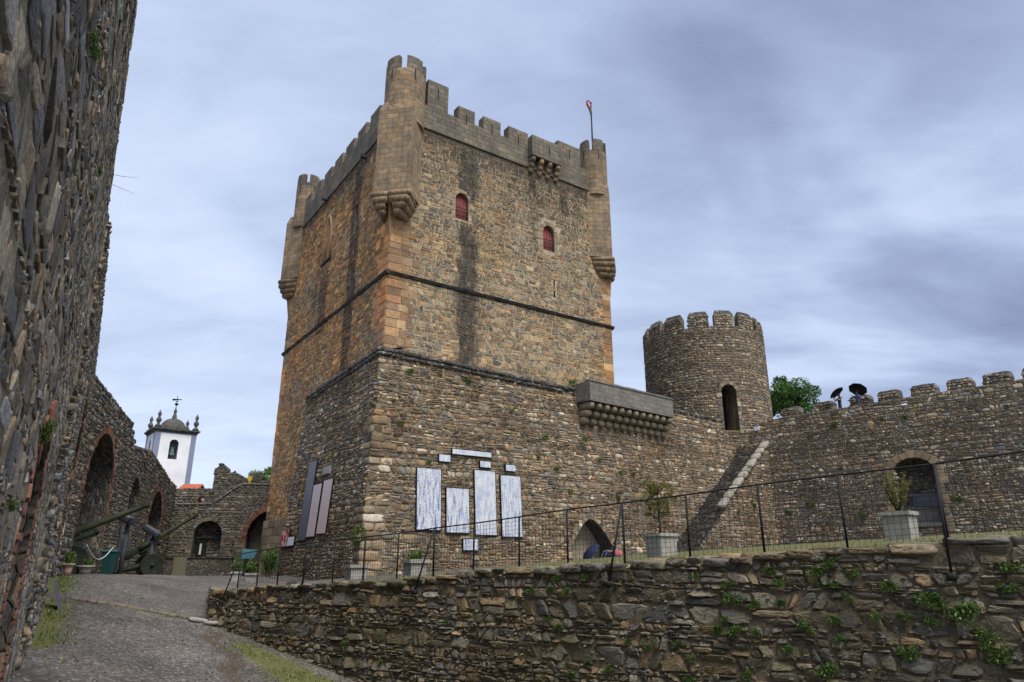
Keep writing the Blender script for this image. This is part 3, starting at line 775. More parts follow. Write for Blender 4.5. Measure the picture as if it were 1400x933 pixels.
def near_axis(lo, hi, step, far, n=16):
    a = np.arange(lo, hi + step, step); t = np.linspace(0, 1, n + 1)[1:] ** 2.5
    return np.concatenate([(lo - (far) * t)[::-1], a, a[-1] + far * t])
gx = near_axis(-24, 8, .22, 700); gy = near_axis(6, 40, .22, 900)
X, Y = np.meshgrid(gx, gy)
Z = gz(X, Y) + .035 * noise2(X, Y, 1.3, 1) + .02 * noise2(X, Y, 4.0, 2)
far = np.clip((np.hypot(X + 8, Y - 25) - 60) / 200, 0, 1); Z = Z * (1 - far) + -3.0 * far
def grass_amount(x, y):
    # strips along the left wall and the foot of the retaining wall
    dl = (x - E0[0]) * .853 + (y - E0[1]) * .521                    # distance from the left wall
    dr = -((x - FE.O[0]) * FE.n[0] + (y - FE.O[1]) * FE.n[1]) * -1   # distance in front of the retaining wall
    along = (y - E0[1]) * .853 - (x - E0[0]) * .521
    gl = np.clip(1.1 - dl / .8, 0, 1) * np.clip((along - .5) / 2, 0, 1) * np.where((along > 7.6) & (along < 9.0), .2, 1) * np.clip((14.5 - along) / 1.5, 0, 1)
    gr = np.exp(-((dr - .75 - (17 - y) * .26) / (.38 + np.clip(17 - y, 0, 8) * .12)) ** 2) * np.clip((17.9 - y) / 1.2, 0, 1) * .85
    gd = np.exp(-((dr - .2) / .2) ** 2) * .35
    return np.clip(np.maximum(np.maximum(gl, gr), gd), 0, 1), dl, dr
GA, DL, DR = grass_amount(X, Y)
litter = .8 * np.exp(-((DR - .58 - (18.3 - Y) * .465 - .12 * np.sin(Y * 2.3)) / .2) ** 2) * np.clip((18.9 - Y) / .6, 0, 1) * (Y > 8)
Z = Z - .08 * litter
ST = np.stack([GA, litter, X * 0, X * 0 + 1], -1)
ground = grid_sheet('ground', X, Y, Z, ST, M['ground']); tag(ground, 'grey gravel path rising between castle walls', None, None, 'structure')

# terrace behind the retaining wall
us = np.concatenate([np.arange(-.45, 18, .25), np.arange(18, 60, 2.0)]); ws = np.concatenate([np.arange(0, 3, .15), np.arange(3, 50, .8)])
U_, W_ = np.meshgrid(us, ws)
k = np.clip((U_ + .45) / 14, 0, 1)
dx = (-.37) * (1 - k) + .57 * k; dy = .93 * (1 - k) + .82 * k
bx = FE.O[0] + FE.a[0] * U_ - FE.n[0] * (-.05) - FE.n[0] * .1; by = FE.O[1] + FE.a[1] * U_ - FE.n[1] * .05
TX = bx + dx * W_; TY = by + dy * W_
def tz(x, y):
    x = np.asarray(x, float); return -.18 + .0735 * np.where(x < 12, x, 12 + (x - 12) * .3) + .0033 * np.asarray(y, float)
kk = np.clip(W_ / 3.0, 0, 1)
TZ = (wtop(U_) - .03) * (1 - kk) + tz(TX, TY) * kk
TZ = np.maximum(TZ, gz(TX, TY) + .004) + .015 * noise2(TX, TY, 3.0, 5)
tg = np.clip((U_ - 4.5) / 2.5, 0, 1) * .9 * np.clip(1.1 - .02 * W_, 0, 1)
terr = grid_sheet('terrace', TX, TY, TZ, np.stack([tg, tg * 0, tg * 0, tg * 0 + 1], -1), M['ground'])
tag(terr, 'grassy terrace behind the retaining wall', None, None, 'structure')
def tzz(x, y): return float(max(tz(x, y), gz(x, y) + .012))
# ------------------------------------------------------------------ the keep
keep = thing('castle_keep', 'tall square stone keep with corner turrets and a battlemented top', 'castle tower', (-7.33, 37, -1))
rg = np.random.default_rng(11)
KZ = 27.5
hR = [(arch_poly(4.92, .98, 21.3, 22.75, .5), .35, True), (arch_poly(12.05, 1.0, 21.0, 22.35, .62, pointed=False), .35, True),
      ([(12.38, 17.55), (12.52, 17.55), (12.52, 18.85), (12.38, 18.85)], .5, True)]
hL = [(arch_poly(11.35, 1.5, 21.5, 23.6, 1.6, pointed=True), .45, True), (arch_poly(6.0, .5, 21.2, 23.3, .35), .5, True),
      (arch_poly(6.15, .3, 17.2, 19.1, .15), .4, True)]
def quoin(L):
    def f(u, v, r):
        k = np.floor(v / .5) % 2
        e = np.where(k > 0, 1.5, .9)
        base = ((u < e * (1.25 if L == KRW else 1.1)) | (u > L - e)) & (v < 27)
        sp = r.random(len(u)) < .10
        return (base | (sp & (v < 24))).astype(float)
    return f
g = Geo()
oR = [(0, -1), (KRW, -1), (KRW, KZ), (0, KZ)]; oL = [(0, -1), (KLW, -1), (KLW, KZ), (0, KZ)]
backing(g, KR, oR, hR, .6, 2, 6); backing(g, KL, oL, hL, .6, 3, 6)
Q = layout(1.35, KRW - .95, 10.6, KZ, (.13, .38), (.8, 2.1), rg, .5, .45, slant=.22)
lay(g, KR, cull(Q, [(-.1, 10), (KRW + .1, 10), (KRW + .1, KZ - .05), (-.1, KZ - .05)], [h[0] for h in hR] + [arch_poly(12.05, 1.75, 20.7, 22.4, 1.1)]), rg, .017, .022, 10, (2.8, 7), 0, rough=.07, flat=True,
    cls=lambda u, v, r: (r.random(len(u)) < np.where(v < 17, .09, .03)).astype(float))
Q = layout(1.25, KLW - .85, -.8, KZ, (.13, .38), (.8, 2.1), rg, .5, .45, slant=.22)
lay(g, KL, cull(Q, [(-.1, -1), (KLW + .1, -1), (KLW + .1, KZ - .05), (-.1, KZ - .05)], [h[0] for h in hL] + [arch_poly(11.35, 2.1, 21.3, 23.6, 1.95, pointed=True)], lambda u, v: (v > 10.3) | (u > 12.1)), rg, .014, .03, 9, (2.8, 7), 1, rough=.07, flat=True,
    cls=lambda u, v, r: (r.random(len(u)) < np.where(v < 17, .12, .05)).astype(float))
# quoins: dressed sandstone in alternating long and short blocks
def quoins(F, L, v0, v1, ends, m):
    v = v0; i = 0; Q = []
    while v < v1:
        h = rg.uniform(.38, .56)
        for e in ends:
            n = (3 if i % 2 else 2) if (e == 0 and v < 20.6) else (2 if i % 2 else 1); w = [rg.uniform(.7, .95)] + [rg.uniform(.45, .7) for _ in range(n - 1)]
            x = 0
            for ww in w:
                a, b = (x, x + ww) if e == 0 else (L - x - ww, L - x); Q.append([(a, v), (b, v), (b, min(v1, v + h)), (a, min(v1, v + h))]); x += ww
        v += h; i += 1
    lay(g, F, np.array(Q), rg, .008, .028, 12, (9, 16), m, cls=lambda u, v, r: np.ones(len(u)), rough=.01, tilt=.05, flat=True)
quoins(KR, KRW, 10.6, KZ - .1, (0, 1), 0)
quoins(KL, KLW, 10.6, KZ - .1, (0,), 1); quoins(KL, KLW, 3.2, KZ - .1, (1,), 1)
# window surround in pale stone
arch_ring(g, KR, 12.05, 1.0, 22.35, .62, .36, 9, rg, .03, jamb=20.75, mat=4, jh=.45)
arch_ring(g, KR, 4.92, .98, 22.75, .5, .28, 9, rg, .02, jamb=21.3, mat=4, jh=.45)
arch_ring(g, KL, 11.35, 1.5, 23.6, 1.6, .24, 16, rg, .03, jamb=21.5, pointed=True, mat=8, jh=.4)
fbox(g, KL, 10.4, 12.4, 21.25, 21.45, -.05, .16, 7)
# dressed base courses where the side face meets the yard
Q = []
for r_ in range(7):
    v = -.95 + r_ * .58; x = 12.9 - rg.uniform(0, .5)
    while x < KLW: w_ = rg.uniform(.8, 1.4); Q.append([(x, v), (min(KLW, x + w_), v), (min(KLW, x + w_), v + .58), (x, v + .58)]); x += w_
lay(g, lambda u, v, d: KL(u, v, d + .16), np.array(Q), rg, .008, .03, 12, (9, 16), 4, rough=.01, tilt=.05, flat=True)
fbox(g, KL, 12.5, KLW + .12, -1.2, 3.1, -.1, .15, 3)
# far sides and roof deck (close the volume)
c = [KR.pt(.6, 0, -.6), KR.pt(KRW, 0, -.6), KR.pt(KRW, 0, -KLW), KR.pt(.6, 0, -KLW)]
hexa(g, [(p[0], p[1], -1) for p in c] + [(p[0], p[1], 27.9) for p in c], 6)
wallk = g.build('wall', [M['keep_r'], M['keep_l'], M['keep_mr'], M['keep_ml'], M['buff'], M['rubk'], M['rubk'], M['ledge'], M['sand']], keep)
# string course
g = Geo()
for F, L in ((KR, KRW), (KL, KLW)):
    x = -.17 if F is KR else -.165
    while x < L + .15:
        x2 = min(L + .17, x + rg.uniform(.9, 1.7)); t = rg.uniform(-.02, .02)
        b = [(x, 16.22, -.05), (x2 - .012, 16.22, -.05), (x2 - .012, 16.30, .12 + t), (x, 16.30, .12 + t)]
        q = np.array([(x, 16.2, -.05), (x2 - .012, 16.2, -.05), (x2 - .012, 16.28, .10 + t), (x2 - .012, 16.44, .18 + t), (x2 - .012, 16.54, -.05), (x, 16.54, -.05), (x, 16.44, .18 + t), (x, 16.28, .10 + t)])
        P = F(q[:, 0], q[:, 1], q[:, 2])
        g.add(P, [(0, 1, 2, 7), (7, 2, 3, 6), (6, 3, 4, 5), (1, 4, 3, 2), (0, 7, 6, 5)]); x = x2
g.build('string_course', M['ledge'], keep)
# parapet and merlons
g = Geo()
fbox(g, KR, 1.6, KRW - 1.5, KZ - .28, 28.85, -.6, .07); fbox(g, KL, 1.6, KLW - 1.2, KZ - .28, 28.85, -.6, .07)
for F, L in ((KR, KRW), (KL, KLW)): fbox(g, F, 1.62, L - 1.3, KZ - .42, KZ - .3, -.2, .12)
par = g.build('parapet', M['ashg'], keep)
def merlon(F, u0, u1, top, slit=True, z0=28.85):
    g = Geo(); fbox(g, F, u0, u1, z0 + .002, top, -.58, .066)
    b = np.array([(u0, top + .001, .066), (u1, top + .001, .066), (u1, top + .001, -.58), (u0, top + .001, -.58)])
    m = np.array([(u0 + .1, top + .14, -.2), (u1 - .1, top + .14, -.2)])
    P = F(np.r_[b[:, 0], m[:, 0]], np.r_[b[:, 1], m[:, 1]], np.r_[b[:, 2], m[:, 2]])
    g.add(P, [(0, 1, 5, 4), (2, 3, 4, 5), (1, 2, 5), (3, 0, 4)], 1)
    mo = g.build('merlon', [M['ashg'], M['cap']], keep)
    if slit:
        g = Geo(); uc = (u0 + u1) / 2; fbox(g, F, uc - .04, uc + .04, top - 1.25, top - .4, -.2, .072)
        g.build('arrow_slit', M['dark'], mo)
for u0, u1, t in ((2.05, 3.6, 30.95), (4.4, 5.72, 29.85), (6.42, 7.86, 29.85), (8.55, 10.25, 29.9), (13.05, 15.2, 30.45)): merlon(KR, u0, u1, t)
for k_ in range(7): merlon(KL, 2.9 + 2.3 * k_, 4.45 + 2.3 * k_, 29.85, slit=k_ in (1, 2, 4))
# projecting box over the wall with corbels
g = Geo()
fbox(g, KR, 10.25, 12.9, 27.9, 29.55, -.4, .6)
mb = g.build('machicolation', [M['ashg'], M['cap']], keep)
g = Geo(); fbox(g, KR, 11.75, 11.83, 28.4, 29.1, .5, .607); g.build('arrow_slit', M['dark'], mb)
for k_ in range(4):
    g = Geo(); uc = 10.45 + k_ * .75
    for j, (dd, zz_) in enumerate(((.56, 27.68), (.38, 27.28), (.2, 26.9))):
        lump(g, KR.pt(uc, zz_, dd / 2 - .05), [KR.a, KR.n, (0, 0, 1)], (.19, dd / 2 + .08, .22), 0, .55)
    g.build('corbel', M['ash'], mb)
# corner turrets
def turret(c, dg, fa, fb, zb, zc, zt, zm, sh=(0, 0), r=1.35, dl=.6, hw=1.0, wa=2.0, hr=None, name='turret'):
    """c corner; dg outward diagonal; fa / fb unit directions along the two wall faces, away from the corner"""
    c = np.array([*c, 0.0]); dg = np.array([*dg, 0.]); dg /= np.linalg.norm(dg); fa = np.array([*fa, 0.]); fb = np.array([*fb, 0.])
    pp = np.array([-dg[1], dg[0], 0.0]);
    if pp @ fa < 0: pp = -pp
    FR, FL = c + dl * dg + (hr or hw) * pp, c + dl * dg - hw * pp; WR, WL = c + wa * fa, c + wa * fb; IN = c - 1.5 * dg
    poly = [WL, FL, FR, WR, IN]
    g = Geo(); Lx = 0
    for i in range(4):
        a, b = poly[i], poly[(i + 1) % 5]; l = np.linalg.norm(b - a)
        if i == 3: pass
        g.add([a + (0, 0, zb), b + (0, 0, zb), b + (0, 0, zc), a + (0, 0, zc)], [(0, 1, 2, 3)], 0, [(Lx, zb), (Lx + l, zb), (Lx + l, zc), (Lx, zc)]); Lx += l + .13
    g.add([p + (0, 0, zb) for p in poly], [(4, 3, 2, 1, 0)], 0, [p[:2] for p in poly])
    ctr = c + np.array([*sh, 0])
    # sloped shoulders up to the drum
    top = [c + (p - c) * .72 + (0, 0, zc + .75) for p in poly]
    for i in range(5):
        j = (i + 1) % 5; g.add([poly[i] + (0, 0, zc), poly[j] + (0, 0, zc), top[j], top[i]], [(0, 1, 2, 3)], 0, [(0, 0), (1.5, 0), (1.2, .5), (.2, .5)])
    lathe(g, ctr, [(r * .98, zc - .6), (r, zc + .3), (r, zt), (r - .42, zt), (r - .42, zt - .6), (.02, zt - .6)], 36, 0, smooth=False)
    t = g.build(name, [M['ash'], M['sand'], M['cap']], keep)
    base = math.atan2(-ctr[1], -ctr[0])
    for k in range(5):
        g = Geo(); a0, a1 = math.radians(72 * k), math.radians(72 * k + 51); n = 8
        aa = base + np.linspace(a0, a1, n + 1)
        ring_ = lambda rr, z: np.stack([ctr[0] + rr * np.cos(aa), ctr[1] + rr * np.sin(aa), np.full(n + 1, z)], 1)
        o0, o1, i0, i1 = ring_(r - .004, zt + .002), ring_(r - .004, zm), ring_(r - .42, zt + .002), ring_(r - .42, zm + .12)
        ua = aa * r
        for i in range(n):
            g.add([o0[i], o0[i + 1], o1[i + 1], o1[i]], [(0, 1, 2, 3)], 0, [(ua[i], zt), (ua[i + 1], zt), (ua[i + 1], zm), (ua[i], zm)])
            g.add([i0[i + 1], i0[i], i1[i], i1[i + 1]], [(0, 1, 2, 3)], 0, [(ua[i + 1], zt), (ua[i], zt), (ua[i], zm), (ua[i + 1], zm)])
            g.add([o1[i], o1[i + 1], i1[i + 1], i1[i]], [(0, 1, 2, 3)], 1, [(0, 0), (.2, 0), (.2, .4), (0, .4)])
        for i in (0, n): g.add([o0[i], o1[i], i1[i], i0[i]], [(0, 1, 2, 3)], 0, [(0, zt), (0, zm), (.42, zm), (.42, zt)])
        m_ = g.build('merlon', [M['ashg'], M['cap']], t)
    for k in (0.0, -1.2):
        aa = base + (k + .45); e = np.array([math.cos(aa), math.sin(aa), 0]); s = np.array([-e[1], e[0], 0])
        g = Geo(); P0_ = ctr + e * (r + .004); hexa(g, [P0_ - s * .035 - e * .2 + (0, 0, zt - .75), P0_ + s * .035 - e * .2 + (0, 0, zt - .75), P0_ + s * .035 + (0, 0, zt - .75), P0_ - s * .035 + (0, 0, zt - .75)] + [P0_ - s * .035 - e * .2 + (0, 0, zt + .1), P0_ + s * .035 - e * .2 + (0, 0, zt + .1), P0_ + s * .035 + (0, 0, zt + .1), P0_ - s * .035 + (0, 0, zt + .1)])
        g.build('arrow_slit', M['dark'], t)
    # corbelled foot: rolls stepping back to the wall on either side of the corner edge
    for s in (-1, 1):
        Wp, Fp = (WR, FR) if s > 0 else (WL, FL); mid = c + dl * dg
        g = Geo()
        for k, (sc, z_, cut) in enumerate(((1.0, zb - .16, 0.0), (.86, zb - .5, .06), (.68, zb - .86, .3), (.46, zb - 1.22, .55))):
            w_, f_ = c + (Wp - c) * (.22 + .55 * sc), c + (Fp - c) * sc; m_ = c + (mid - c) * sc; e_ = m_ + (f_ - m_) * cut
            rad = .26 if k else .2
            tube(g, [w_ + (0, 0, z_) - (f_ - w_) * .15, f_ + (0, 0, z_)], rad, 10); tube(g, [f_ + (0, 0, z_), e_ + (0, 0, z_)], rad, 10)
            lump(g, f_ + (0, 0, z_), np.eye(3), (rad * 1.02,) * 3, 0, 1.0, 10, 6)
        g.build('corbel', M['ash'], t)
    g = Geo(); ap = c + (dl - .04) * dg + (0, 0, zb - .35)
    g.add([ap, c + 1.5 * fa + .02 * dg + (0, 0, zb - .75), c + .03 * dg + (0, 0, zb - 2.9), c + 1.5 * fb + .02 * dg + (0, 0, zb - .75), c + 1.5 * fa - .1 * dg + (0, 0, zb), c + 1.5 * fb - .1 * dg + (0, 0, zb)],
          [(0, 2, 1), (0, 3, 2), (0, 1, 4), (0, 5, 3)], 0, [(0, 0), (1.1, -.6), (0, -2.5), (-1.1, -.6), (1.4, 0), (-1.4, 0)])
    g.build('corner_wedge', M['sandash'], t)
    return t
M['sandash'] = ashlar_mat('sandstone corner blocks', [(.40, .22, .10), (.33, .19, .10), (.42, .26, .13)], (.30, .22, .14), bw=.8, bh=.45, streak=.15, grime=.3)
a3, b3 = np.array(A_), np.array(B_)
c0 = KR.O[:2]; cR = c0 + a3 * KRW; cL = c0 + b3 * KLW
un = lambda q: q / np.linalg.norm(q)
turret(c0, -(a3 + b3), A_, B_, 21.4, 27.3, 30.45, 31.45, sh=tuple(.55 * un(a3 + b3) + .24 * a3), r=1.32, dl=.6, hw=.98, hr=1.26, wa=1.85)
turret(cR, a3 - b3, -a3, b3, 21.6, 27.4, 30.6, 31.6, sh=tuple(-.5 * un(a3 - b3) - .45 * a3), r=1.05, dl=.3, hw=.85, wa=1.9)
turret(cL, b3 - a3, -b3, a3, 22.6, 27.9, 31.2, 32.3, sh=tuple(-.45 * un(b3 - a3) - .75 * b3), r=1.0, dl=.5, hw=.95)
# windows
def shutters(F, uc, w, v0, vs, rise, dep, col, rail=True):
    g = Geo(); p = arch_poly(uc, w - .06, v0 + .03, vs, rise - .03)
    # planks as strips clipped by the arch
    n = 4
    hw = w / 2 - .03
    for k in range(n):
        a, b = uc - hw + k * 2 * hw / n + .008, uc - hw + (k + 1) * 2 * hw / n - .008
        f = lambda x: vs + (rise - .03) * math.sqrt(max(0, 1 - ((x - uc) / (w / 2)) ** 2))
        q = np.array([(a, v0 + .03, -dep + .06), (b, v0 + .03, -dep + .06), (b, f(b), -dep + .06), (a, f(a), -dep + .06)])
        P = F(q[:, 0], q[:, 1], q[:, 2]); g.add(np.r_[P, P - F.n * .04], [(0, 1, 2, 3), (7, 6, 5, 4), (0, 4, 5, 1), (1, 5, 6, 2), (2, 6, 7, 3), (3, 7, 4, 0)])
    wnd = g.build('window', M[col], keep)
    if rail:
        g = Geo()
        for z_ in (v0 + .85, v0 + .62, v0 + .25): fbox(g, F, uc - w / 2, uc + w / 2, z_, z_ + .035, -.06, -.02)
        for k in range(5): x = uc - w / 2 + .1 + k * (w - .2) / 4; fbox(g, F, x - .01, x + .01, v0 + .05, v0 + .86, -.05, -.03)
        g.build('railing', M['iron'], wnd)
    return wnd
shutters(KR, 4.92, .98, 21.3, 22.75, .5, .3, 'redwood'); shutters(KR, 12.05, 1.0, 21.0, 22.35, .62, .3, 'redwood')
g = Geo()
for k, (w_, d_) in enumerate(((1.42, .05), (1.15, -.04), (.9, -.12), (.66, -.2), (.4, -.26))):     # nested mouldings of the pointed window
    p = arch_poly(11.35, w_, 21.52, 23.6, 1.6 * w_ / 1.5, pointed=True, n=14)
    pts = np.array(p[1:] + [p[0]]); P = KL(pts[:, 0], pts[:, 1], np.full(len(pts), d_ + .03)); tube(g, P, .085, 6)
fbox(g, KL, 11.3, 11.4, 21.5, 24.4, -.2, .02)
for s_ in (-1, 1): q_ = np.array([(11.35 + s_ * .72, 21.53, -.17), (11.35 + s_ * .16, 21.53, -.17), (11.35 + s_ * .16, 24.3, -.17), (11.35 + s_ * .45, 24.35, -.17), (11.35 + s_ * .72, 23.6, -.17)]); g.add(KL(q_[:, 0], q_[:, 1], q_[:, 2]), [(0, 1, 2, 3, 4)])
wn = g.build('window', M['sandw'], keep)
g = Geo(); p = np.array(arch_poly(11.35, .34, 21.52, 23.6, .5, pointed=True)); P = KL(p[:, 0], p[:, 1], np.full(len(p), -.38)); g.add(P, [tuple(range(len(p)))]); g.build('pane', M['dark'], wn)
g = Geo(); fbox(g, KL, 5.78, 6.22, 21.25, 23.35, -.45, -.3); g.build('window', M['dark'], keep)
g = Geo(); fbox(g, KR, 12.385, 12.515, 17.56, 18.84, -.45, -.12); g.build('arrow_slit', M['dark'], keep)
for u_, v_ in ((1.6, 26.7), (9.3, 27.05)):
    g = Geo(); fbox(g, KL, u_ + 3, u_ + 3.3, v_ - .1, v_ + .12, -.1, .45); g.build('water_spout', M['darkstone'], keep)
# flag on the right turret
fp = np.array([*(cR - 1.05 * a3 + .05 * b3), 0])
fl = thing('flagpole', 'thin flagpole with a furled red and green flag on the keep', 'flagpole', (fp[0], fp[1], 29.8))
g = Geo(); tube(g, [fp + (0, 0, 29.8), fp + (0, 0, 35.35)], [.07, .05], 8); lump(g, fp + (0, 0, 35.4), np.eye(3), (.08,) * 3, 0, 1.0); g.build('pole', M['iron'], fl)
g = Geo(); tube(g, [fp + (-.02, -.08, 35.3), fp + (-.22, -.12, 35.55), fp + (-.35, -.15, 35.45), fp + (-.3, -.12, 35.15), fp + (-.1, -.1, 34.7), fp + (-.05, -.08, 34.2)], [.03, .06, .05, .09, .10, .04], 7)
fg = g.build('flag', [M['flagred']], fl)
g = Geo(); tube(g, [fp + (-.05, -.12, 34.75), fp + (-.02, -.12, 34.3), fp + (-.03, -.1, 33.7)], [.08, .08, .04], 7); g.build('flag_fold', M['flaggreen'], fg)
# ------------------------------------------------------------------ lower walls round the keep
bast = thing('bastion_wall', 'battered rubble wall wrapping the foot of the keep, with a pointed arch and a corbelled gallery', 'wall', (-7.55, 35.2, -.9))
r4 = np.random.default_rng(23)
g = Geo()
TOPV = 12.15
hA = (arch_poly(15.25, 3.3, .3, 1.75, 1.65, pointed=True, n=16), 2.6, True)
oL1 = [(0, -.6), (LEN1 + .3, -.6), (LEN1 + .3, 11.8), (.07 * TOPV, TOPV)]
oPL = [(0, -.8), (13.2, -.8), (13.0, 11.65), (.07 * TOPV, TOPV)]
uE, vE = L2.hit(986, 576); uS, vS = L2.hit(1003, 607)
L2N = uS + 1.8
oL2 = [(-.2, -.8), (L2N, -.8), (L2N, vS), (uE + .7, vS + .1), (uE, vE), (0, 11.78)]
backing(g, LW, oL1, [hA], 1.2, 1, 3); backing(g, PL, oPL, [], 1.0, 1, 2); backing(g, L2, oL2, [], 1.0, 1, 2)
def lcls(u, v, r): return ((u < .9 + .5 * (np.floor(v / .45) % 2)) & ((v < 3.6) | ((v > 5.6) & (v < 8.6)))).astype(float)
Q = layout(.0, LEN1, -.4, TOPV, (.13, .38), (.8, 2.3), r4, .6, .5, thin=.3, slant=.25)
Q = cull(Q, oL1, [hA[0]]); corner = Q[:, :, 0].min(1) < .95 + .3 * r4.random(len(Q))
cc = Q.mean(1); big = corner & ((cc[:, 1] < 3.5) | ((cc[:, 1] > 5.5) & (cc[:, 1] < 8.5)))
lay(g, LW, Q[~big], r4, .015, .034, 10, (2.2, 4.5), 0, rough=.09, tilt=.5)
qq = []; v = -.4; i = 0
while v < 8.6:
    h = r4.uniform(.36, .52)
    if v < 3.6 or v > 5.6:
        x = .07 * v - .03
        for w_ in ((r4.uniform(.8, 1.2),) if i % 2 else (r4.uniform(.5, .7), r4.uniform(.5, .9))): qq.append([(x, v), (x + w_, v), (x + w_, v + h), (x, v + h)]); x += w_
    v += h; i += 1
lay(g, LW, np.array(qq), r4, .012, .042, 12, (3, 7), 0, cls=lambda u, v, r: (r.random(len(u)) < .75).astype(float), rough=.05, tilt=.4)
qq = np.array(qq); qp = qq.copy(); lo_ = qp[:, :, 0].min(1, keepdims=True); 
qp[:, :, 0] = lo_ + (qp[:, :, 0] - lo_) * r4.uniform(.6, 1.3, (len(qp), 1)); lay(g, PL, qp[::1], r4, .012, .042, 12, (3, 7), 0, cls=lambda u, v, r: (r.random(len(u)) < .75).astype(float), rough=.05, tilt=.4)
Q = cull(layout(.0, 13.2, -.6, TOPV, (.13, .38), (.8, 2.3), r4, .6, .5, thin=.3, slant=.25), oPL, extra=lambda u, v: (u > .07 * v + 1.0) | ((v > 3.6) & (v < 5.6) & (u > .07 * v)) | ((v > 8.6) & (u > .07 * v)))
lay(g, PL, Q, r4, .014, .042, 9, (2.2, 4.5), 0, rough=.09, tilt=.5)
Q = cull(layout(.1, L2N, -.5, 12, (.13, .36), (.8, 2.3), r4, .6, .5, thin=.3, slant=.25), oL2)
lay(g, L2, Q, r4, .015, .034, 9, (2.2, 4.5), 0, rough=.09, tilt=.5)
arch_ring(g, LW, 15.25, 3.3, 1.75, 1.65, .34, 16, r4, .05, jamb=.6, pointed=True, mat=0, jh=.35)
# interior back wall of the niche, stones too
Q = cull(layout(13.6, 16.9, .3, 3.4, (.14, .3), (1, 2.2), r4), hA[0]); lay(g, lambda u, v, d: LW(u, v, d - 2.6), Q, r4, .014, .05, 8, (2.5, 5), 4)
# upper fill between wall head and keep
g.build('wall', [M['curt'], M['curt_m'], M['rub'], M['rubd'], M['slate']], bast)
# worn dark coping
g = Geo()
for F, L, s0 in ((LW, LEN1 - 2.6, .75), (PL, 13.0, .75)):
    x = s0
    while x < L:
        x2 = min(L, x + r4.uniform(.35, .9)); vt = TOPV + (x2 - s0) / L * (-.45 if F is LW else -.5)
        lump(g, F.pt((x + x2) / 2, vt + .02, -.32), [F.a, F.n, (0, 0, 1)], ((x2 - x) / 2 + .02, .5 + r4.uniform(-.05, .06), .15 + r4.uniform(-.03, .05)), 0, .35, 12, 6, jit=.03, rng=r4)
        if r4.random() < .9: lump(g, F.pt((x + x2) / 2, vt - .24, -.12), [F.a, F.n, (0, 0, 1)], ((x2 - x) / 2, .26, .12), 0, .35, 10, 6, jit=.03, rng=r4)
        x = x2
for F, L, dpt in ((LW, LEN1, 1.6), (PL, 13.0, 1.4)):
    for k in range(2):
        q = np.array([(.8 if k else .8, TOPV + .05, -.3), (L, TOPV - .4, -.3), (L, TOPV - .2, -dpt), (.8, TOPV + .35, -dpt)]); g.add(F(q[:, 0], q[:, 1], q[:, 2]), [(0, 1, 2, 3)], 0, q[:, [0, 2]])
x = LEN1 * 0 + 7.0
while x < uE:
    x2 = min(uE, x + r4.uniform(.4, .9)); vt = 11.78 + (vE - 11.78) * x2 / uE
    lump(g, L2.pt((x + x2) / 2, vt, -.35), [L2.a, L2.n, (0, 0, 1)], ((x2 - x) / 2 + .02, .45, .16 + r4.uniform(-.04, .06)), 0, .4, 10, 6, jit=.04, rng=r4); x = x2
g.build('coping', M['cap'], bast)
# corbelled gallery
ga, _ = L2.hit(806, 517, 1.0); gb, gv = L2.hit(919.5, 547, 1.0)
gt = gv + .02; gbm = gt - 1.35
G2 = lambda u, v, d: L2.pt(u, v, d + L2.b * v)   # plumb coordinates over the battered wall
class Plumb(Frame): pass
GF = Frame(L2.O - L2.n * (.07 * 11.0), (.768, .641), 0.0)
sft = .07 * (gt) - .07 * 11.0
ga, _ = GF.hit(806, 517, 1.05); gb, gv = GF.hit(919.5, 547, 1.05); gt = gv
g = Geo(); fbox(g, GF, ga, gb, gt - 1.3, gt, .65, 1.05); fbox(g, GF, ga, ga + .4, gt - 1.3, gt, -.9, .649); fbox(g, GF, gb - .4, gb, gt - 1.3, gt, -.9, .649)
fbox(g, GF, ga, gb, gt - 1.302, gt - 1.2, -.4, .64)
x = ga
while x < gb - .05:
    x2 = min(gb + .02, x + r4.uniform(.6, 1.1)); fbox(g, GF, x, x2 - .01, gt + .001, gt + .13 + r4.uniform(-.02, .02), .6, 1.1); x = x2
gal = g.build('gallery', M['cement'], bast)
n = 12
for k in range(n):
    g = Geo(); uc = ga + .3 + k * (gb - ga - .6) / (n - 1)
    for j, (dd, dz) in enumerate(((1.02, .26), (.74, .74), (.46, 1.2))):
        lump(g, GF.pt(uc, gt - 1.3 - dz, dd / 2 - .12), [GF.a, GF.n, (0, 0, 1)], (.235, dd / 2 + .14, .245), 0, .62, 12, 8, jit=.012, rng=r4)
    g.build('corbel', M['corb'] if 'corb' in M else M['buffw'] if 'buffw' in M else M['ash'], gal)

# ------------------------------------------------------------------ outside stair
OFF = 2.0
u1, v1 = L2.hit(984, 693, OFF); u2, v2 = L2.hit(1040, 606, OFF)
slope = (v2 - v1) / (u2 - u1); stv = lambda u: v1 + slope * (u - u1)
u0 = u1 - (v1 - 1.15 - .0) / slope
stair = thing('stone_staircase', 'steep outside stone stair with a pale coping climbing to the round tower door', 'staircase', tuple(L2.pt(u0, 1.0, 1.0)))
ST = Frame(L2.O, (.768, .641), 0.0)
g = Geo(); gs = Geo()
nst = 40; du = (u2 - u0) / nst
for k in range(nst):
    ua = u0 + k * du; zt = stv(ua + du) - .45
    fbox(gs, ST, ua, ua + du + .03, zt - .24, zt, -.9, OFF - .36 if ua > u1 else OFF - .02)
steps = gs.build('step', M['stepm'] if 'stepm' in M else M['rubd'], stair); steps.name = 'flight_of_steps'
poly = [(u0, -.6), (L2N - .2, -.6), (L2N - .2, v2 - .5), (u2, v2 - .5)] + [(u1, v1 - .5), (u0, .55)]
